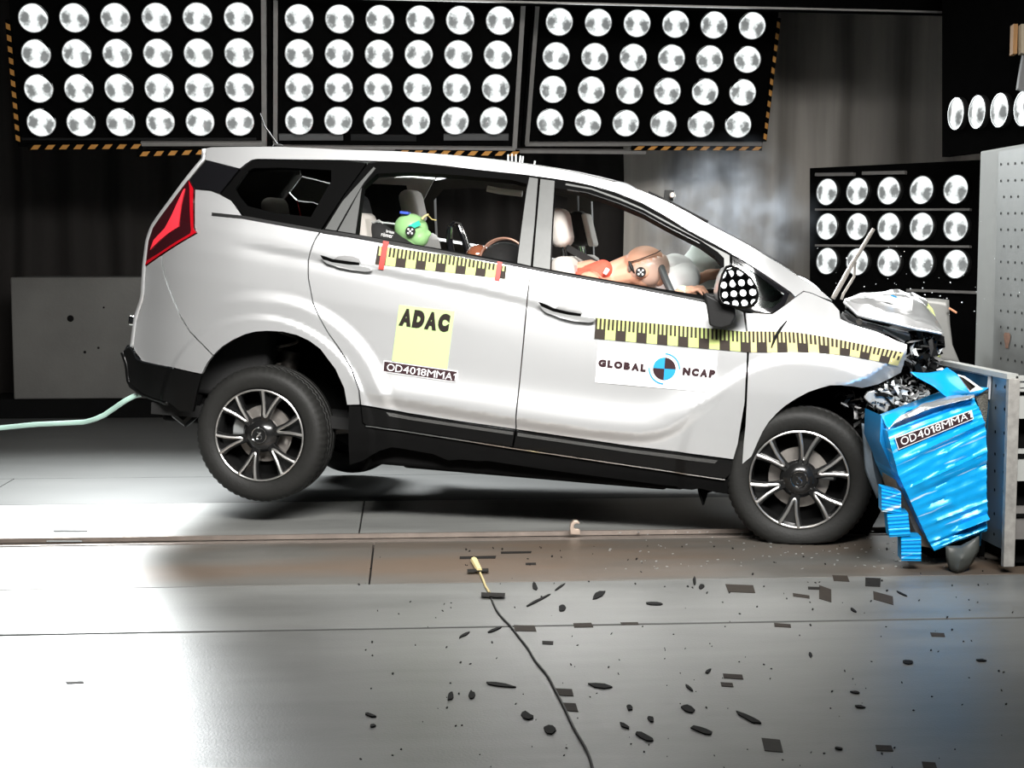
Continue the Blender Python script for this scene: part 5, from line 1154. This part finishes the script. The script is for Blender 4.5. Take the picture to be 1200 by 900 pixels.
# ------------------------------------------------------------------ on the floor: hose, cable, hook, tape and scraps
m = MB(); hp = [(-20, 504, 8.2), (0, 501.5, 8.2), (40, 497.5, 8.15), (75, 496, 8.1), (99, 494.7, 8.05), (112, 491, 8.0), (122, 486.5, 7.98), (133, 479, 7.95), (146, 470, 7.9), (156, 464.5, 7.9), (168, 461, 7.9)]
hp = curve(hp, 34); m.tube([P(*p) for p in hp], .0135, 10); hs = m.build('air_hose', mat('hose_green', (.42, .62, .54), .35, 0, .2, .1, 10), origin=P(99, 495, 8.05)); tag(hs, 'pale green hose trailing from the lifted car tail to the left edge', 'hose')
cab = empty('sensor_cable', PF(600, 735), 'black cable taped to the floor, with a yellow end, running to the lower edge', 'cable')
def fl(px, py, z=0.0): return PF(px, py, z)-cab.location
def smoothpts(p, n):
    a = curve(p, n)
    for _ in range(3): a[1:-1] = (a[:-2]+2*a[1:-1]+a[2:])/4
    return a
m = MB(); m.tube([fl(x, y, .004) for x, y in smoothpts([(573, 693), (577, 705), (582, 716), (590, 726), (598, 733), (609, 748), (620, 761), (626, 774), (642, 791), (651, 810), (662, 830), (673, 855), (687, 877), (692, 890), (694, 899), (697, 912)], 60)], .0042, 8); m.build('cable_run', blackplastic, cab)
m = MB(); m.tube([fl(562, 670, .006), fl(566, 679, .006), fl(569, 687, .006), fl(573.5, 694, .006)], .005, 8); m.build('yellow_lead', mat('lead_yellow', (.55, .45, .22), .5), cab)
m = MB(); m.tube([fl(555.5, 656.5, .012), fl(562, 669, .010)], [.016, .013], 8); m.build('plug', mat('plug_yellow', (.75, .62, .30), .5), cab)
tapem = mat('tape_black', (.010, .009, .008), .7, 0, 0, .3, 30, spec=.15)
def flat(px, py, w, h, ang, z, lean=.0, taper=0, n=0, seed=0, loc=None, m=None, th=.002):
    """thin patch lying on the floor; w,h in pixels of the picture as it lies there"""
    c, s = math.cos(R(ang)), math.sin(R(ang)); rr = np.random.default_rng(seed)
    if n: pts = [(.5*math.cos(a)*(1+rr.uniform(-.25, .12))*(1-taper*.35*math.cos(a)), .5*math.sin(a)*(1+rr.uniform(-.4, .1))*(1-taper*.6*math.cos(a))) for a in np.linspace(0, 2*math.pi, n+1)[:-1]]
    else: pts = [(-.5+rr.uniform(-.03, .03), -.5), (.5, -.5+rr.uniform(-.06, .06)), (.5+rr.uniform(-.03, .03), .5), (-.5, .5+rr.uniform(-.06, .06))]
    q = []
    for x, y in pts:
        X, Y = x*w+lean*y*h, y*h; q.append(PF(px+X*c-Y*s, py+X*s+Y*c, z))
    b = MB(); ctr = sum(q, Vector())/len(q); b.prism([p-(loc or ctr) for p in q], (0, 0, th)); return b, ctr
for px, py, w, h, a in ((560, 668.5, 25, 3, -2), (578, 697, 28, 4, 2)):
    b, _ = flat(px, py, w, h, a, .011, loc=cab.location, seed=int(px)); b.build('tape_strip', tapem, cab, smooth=0)
hk = MB(); c = P(674, 621, 7.3); z0 = .0; pr = []
sc = .0042
prof = [(-5.5, 0), (-6, 8), (-5, 13), (-1.5, 16.5), (3, 16.5), (5.5, 14), (4.5, 12), (1.5, 13), (-1, 11.5), (-1.5, 8), (.5, 6.5), (4, 6.5), (6, 5), (6, 0)]
hk.prism([Vector((x*sc, 0, y*sc)) for x, y in prof], (0, .03, 0)); o = hk.build('rail_hook', mat('hook_metal', (.50, .40, .33), .45, .5, 0, .2, 40), bevel=.003); o.location = PF(674, 626.5, .01); tag(o, 'small tan metal hook standing on the floor rail', 'hook')
scrapm = mat('scrap_black', (.004, .004, .004), .7, 0, 0, .3, 40, spec=.12); tapeb = mat('tape_brown', (.030, .024, .019), .7, 0, 0, .3, 30, spec=.15); tapeg = mat('tape_grey', (.055, .052, .046), .7, 0, 0, .2, 20, spec=.15)
DEB = [  # px, py, w, h, angle, kind, label
 (560, 653.5, 43, 3, -1, 't', 'ragged strip of black tape across the tip of the yellow cable plug'),
 (605, 647.5, 36, 2.2, -1, 't', 'long thin black tape strip right of the yellow cable plug'),
 (622, 661, 12, 2.4, -1, 't', 'short black tape strip just below the long thin tape strip by the plug'),
 (627, 688, 6, 11, -20, 's', 'upright oval black scrap right of the taped cable end'),
 (633, 703, 30, 3, -27, 's', 'long slanting black sliver right of the cable, above the dark floor joint'),
 (657, 688, 15, 2.2, -35, 's', 'thin slanting black sliver above the end of the long sliver'),
 (703, 697, 19, 7, -30, 's', 'slanting black wedge scrap mid-floor above the dark joint'),
 (659, 713, 8, 9, 40, 's', 'curled black crumb just above the dark floor joint by the tape square'),
 (768, 708, 24, 4.5, 3, 's', 'flat arrow-shaped black scrap below the car door, above the joint'),
 (615, 736.5, 25, 6.5, 2, 'b', 'brown tape square on the dark floor joint beside the cable'),
 (683, 733, 22, 5, -1, 'b', 'second tape piece along the dark floor joint, right of the cable'),
 (738, 731, 20, 3, -1, 'b', 'third, thinner tape piece along the dark floor joint'),
 (642, 753.5, 13, 4, 1, 't', 'small black tape patch below the dark joint right of the cable'),
 (545, 744, 14, 3.2, -28, 's', 'small slanting black scrap left of the cable below the joint'),
 (581, 738, 18, 3, -22, 's', 'slanting black strip touching the cable at the dark joint'),
 (590, 804, 36, 4.5, 8, 's', 'long black rubber strip left of the cable in the foreground'),
 (528, 817, 8, 11, 15, 's', 'left one of two black kidney-shaped scraps in the foreground'),
 (553, 815, 8, 11, 5, 's', 'right one of two black kidney-shaped scraps in the foreground'),
 (619, 840, 17, 9, 18, 's', 'black wedge scrap left of the cable near the lower edge'),
 (646, 856, 15, 11, 5, 's', 'roundest black scrap, left of the cable near the lower edge'),
 (662, 811.5, 19, 8, 3, 'b', 'upper of two brown tape squares on the cable'),
 (668, 829, 16, 9.5, 3, 'b', 'lower of two brown tape squares on the cable'),
 (706, 804.5, 32, 5.5, 7, 's', 'long black rubber strip right of the cable in the foreground'),
 (738, 830, 8, 7, 40, 's', 'small black crumb right of the cable, left of the curled crumb'),
 (763, 843.5, 9, 7, 30, 's', 'curled black crumb in the foreground below the long right strip'),
 (733, 852, 14, 4.5, 28, 's', 'short slanting black scrap left of the long slanting wedge'),
 (757, 865, 25, 8, 24, 's', 'long slanting black wedge near the lower edge right of the cable'),
 (435, 839, 15, 3.5, 15, 's', 'pointed black sliver alone at lower left of the scraps'),
 (437, 851, 7, 4, 0, 's', 'tiny black crumb under the pointed sliver at lower left'),
 (88, 800, 20, 2.4, -2, 'b', 'single thin brown tape strip on the bright floor at far left'),
 (83, 622.5, 40, 1.6, 0, 't', 'thin dark strip above the rail at the far left'),
 (75, 634.5, 42, 1.6, 0, 't', 'thin dark strip below the rail at the far left'),
 (868, 690, 32, 9, 2, 'b', 'wide brown tape patch under the front wheel side, above the joint'),
 (822, 688, 8, 6, -25, 's', 'small black oval crumb left of the wide brown tape patch'),
 (814, 681, 4, 10, -5, 's', 'thin upright black sliver left of the black oval crumb'),
 (967, 696, 15, 14, 20, 'b', 'square tape patch with a bent strip, right under the front tyre'),
 (954, 689.5, 14, 3, 2, 't', 'thin black strip leading into the square tape patch under the tyre'),
 (939, 698.5, 20, 3.5, 8, 'b', 'thin brown tape strip left of the square tape patch'),
 (1035, 701, 24, 9, 16, 'b', 'leaning brown tape patch below the fallen blue blocks'),
 (1023, 682.5, 18, 10, 2, 't', 'dark tape square nearest below the blue blocks'),
 (985, 678, 18, 7, 2, 'b', 'faint brown tape patch just below the front tyre'),
 (917, 733, 20, 4, 4, 'b', 'tape patch under the dark joint below the front wheel'),
 (1000, 715.5, 9, 3, 30, 's', 'small slanting black scrap above the joint at right'),
 (1058, 697, 14, 2.5, 25, 's', 'thin scrap right of the leaning brown tape patch'),
 (1099, 744, 16, 4, 3, 'b', 'small brown tape patch at right below the joint'),
 (1064, 776.5, 13, 5, 4, 's', 'small black lozenge scrap at right in the foreground'),
 (1150, 774.5, 12, 3, 3, 's', 'rightmost small black scrap in the foreground'),
 (859, 793, 23, 5.5, 3, 'b', 'upper of two short tape strips below the front wheel'),
 (852, 802.5, 14, 4.5, 4, 'b', 'lower of two short tape strips below the front wheel'),
 (950, 768, 4, 7, -20, 's', 'tiny upright black scrap in the right foreground'),
 (1002, 812, 11, 2.6, 6, 's', 'upper of two thin black scraps in the right foreground'),
 (1008, 829, 12, 3, 8, 's', 'lower of two thin black scraps in the right foreground'),
 (880, 843, 33, 7, 24, 's', 'long tapering black shard in the right foreground'),
 (808, 832, 17, 8, 25, 's', 'thick black scrap left of the long tapering shard'),
 (825, 857.5, 27, 8, 20, 's', 'long black scrap below the thick one, near the lower edge'),
 (905, 873.5, 22, 15, 4, 'g', 'large greyish tape square near the lower edge'),
 (1036, 877, 19, 6, 3, 'b', 'brown tape patch near the lower edge at right'),
 (1089, 897, 16, 7, 4, 'b', 'brown tape patch cut by the lower edge at right'),
 (983, 878, 10, 3, 12, 's', 'thin black scrap between the two brown tape patches at the lower edge'),
 (830, 787, 9, 4, -35, 's', 'small slanting black scrap above the thick scraps'),
 (808, 807, 13, 3, 40, 's', 'thin slanting black scrap left of the two tape strips'),
 (1165, 660, 6, 4, 20, 's', 'dark crumb on the floor under the steel carriage')]
for i, (px, py, w_, h_, a, k, lb) in enumerate(DEB[:-1]):
    mm = {'t': tapem, 'b': tapeb, 's': scrapm, 'g': tapeg}[k]
    b, c = flat(px, py, w_, h_, a, .0005, lean=.35 if k in 'bg' else 0, taper=.5 if k == 's' and w_ > 13 else .1, n=9 if k == 's' else 0, seed=i, m=mm, th=.004 if k == 's' else .0015)
    o = b.build('rubber_scrap' if k == 's' else 'tape_patch', mm, smooth=0); o.location = c
    tag(o, lb, 'scrap' if k == 's' else 'tape', 'black scraps scattered on the floor' if k == 's' else 'tape patches left on the floor')
b = MB(); rr = np.random.default_rng(21)
for _ in range(220):
    px, py = rr.uniform(420, 1190), 640+260*rr.uniform(0, 1)**1.3
    w_ = rr.uniform(.8, 3.5); c, ctr = flat(px, py, w_, w_*rr.uniform(.3, .9), rr.uniform(-60, 60), .0005, n=5, seed=int(rr.integers(1e6)), loc=Vector((0, 6, 0)))
    b.add(c.v, c.f)
o = b.build('floor_crumbs', scrapm, smooth=0); o.location = (0, 6, 0); tag(o, 'tiny black crumbs strewn over the floor below the car', 'debris', kind='stuff')
b = MB()
for _ in range(130):
    px, py = rr.uniform(700, 1150), rr.uniform(622, 668); w_ = rr.uniform(1, 4); c, ctr = flat(px, py, w_, rr.uniform(.5, 1.2), rr.uniform(-15, 15), .0005, n=5, seed=int(rr.integers(1e6)), loc=Vector((0, 6, 0))); b.add(c.v, c.f)
o = b.build('glass_crumbs', wrecklight, smooth=0); o.location = (0, 6, 0); tag(o, 'pale glass crumbs on the brown floor strip by the front wheel', 'debris', kind='stuff')
# splinters flying in the air round the nose
b = MB(); b0 = P(1040, 330, 7.2)
for _ in range(75):
    px, py = rr.normal(1040, 55), rr.normal(335, 45)
    if py > 350+max(0, (px-1090)*.9) or px < 945: continue
    p = P(px, py, rr.uniform(6.6, 7.8))-b0; s = rr.uniform(.0015, .0042); b.box(p, (s, s*.6, s*rr.uniform(.5, 1.6)), 0, Matrix.Rotation(rr.uniform(0, 3), 3, 'Y'))
o = b.build('flying_splinters', clearplast, origin=None, smooth=0); o.location = b0; tag(o, 'small bright splinters flying above the crushed bonnet', 'debris', kind='stuff')
# ------------------------------------------------------------------ smoke behind the windscreen
def smoke_mat():
    m = bpy.data.materials.new('smoke'); m.use_nodes = True; nt = m.node_tree; N = nt.nodes; L = nt.links
    N.remove(N['Principled BSDF']); vol = N.new('ShaderNodeVolumePrincipled'); vol.inputs['Color'].default_value = (.80, .88, 1, 1); vol.inputs['Anisotropy'].default_value = .2
    tc = N.new('ShaderNodeTexCoord'); n = N.new('ShaderNodeTexNoise'); n.inputs['Scale'].default_value = 3.2; n.inputs['Detail'].default_value = 5; n.inputs['Roughness'].default_value = .6; n.inputs['Distortion'].default_value = .6
    L.new(tc.outputs['Object'], n.inputs['Vector'])
    ln = N.new('ShaderNodeVectorMath'); ln.operation = 'LENGTH'; L.new(tc.outputs['Object'], ln.inputs[0])
    fa = N.new('ShaderNodeMapRange'); fa.interpolation_type = 'SMOOTHSTEP'; fa.inputs['From Min'].default_value = 1.0; fa.inputs['From Max'].default_value = .1; L.new(ln.outputs['Value'], fa.inputs['Value'])
    nr = N.new('ShaderNodeMapRange'); nr.inputs['From Min'].default_value = .45; nr.inputs['From Max'].default_value = .75; L.new(n.outputs['Fac'], nr.inputs['Value'])
    mu = N.new('ShaderNodeMath'); mu.operation = 'MULTIPLY'; L.new(fa.outputs['Result'], mu.inputs[0]); L.new(nr.outputs['Result'], mu.inputs[1])
    m2 = N.new('ShaderNodeMath'); m2.operation = 'MULTIPLY'; m2.inputs[1].default_value = SMOKE_D; L.new(mu.outputs[0], m2.inputs[0]); L.new(m2.outputs[0], vol.inputs['Density'])
    L.new(vol.outputs[0], N['Material Output'].inputs['Volume']); return m
SMOKE_D = 2.4
b = MB(); b.ball((0, 0, 0), 1, 0, None, 20, 12); sm = b.build('smoke', smoke_mat()); sm.location = P(853, 262, 9.3); sm.scale = (.62, .55, .60)
tag(sm, 'bluish white puff of smoke rising behind the windscreen', 'smoke', kind='stuff')
# lamp bank on the camera side, seen only in the door mirror
fb = face_bank(-.35, 2.6, 'lamp bank hanging on the camera side, seen only in the door mirror')
m = MB(); m.box((0, 0, -.05), (1.95, 1.25, .06)); m.build('bank_panel', blackpaint, fb.root)
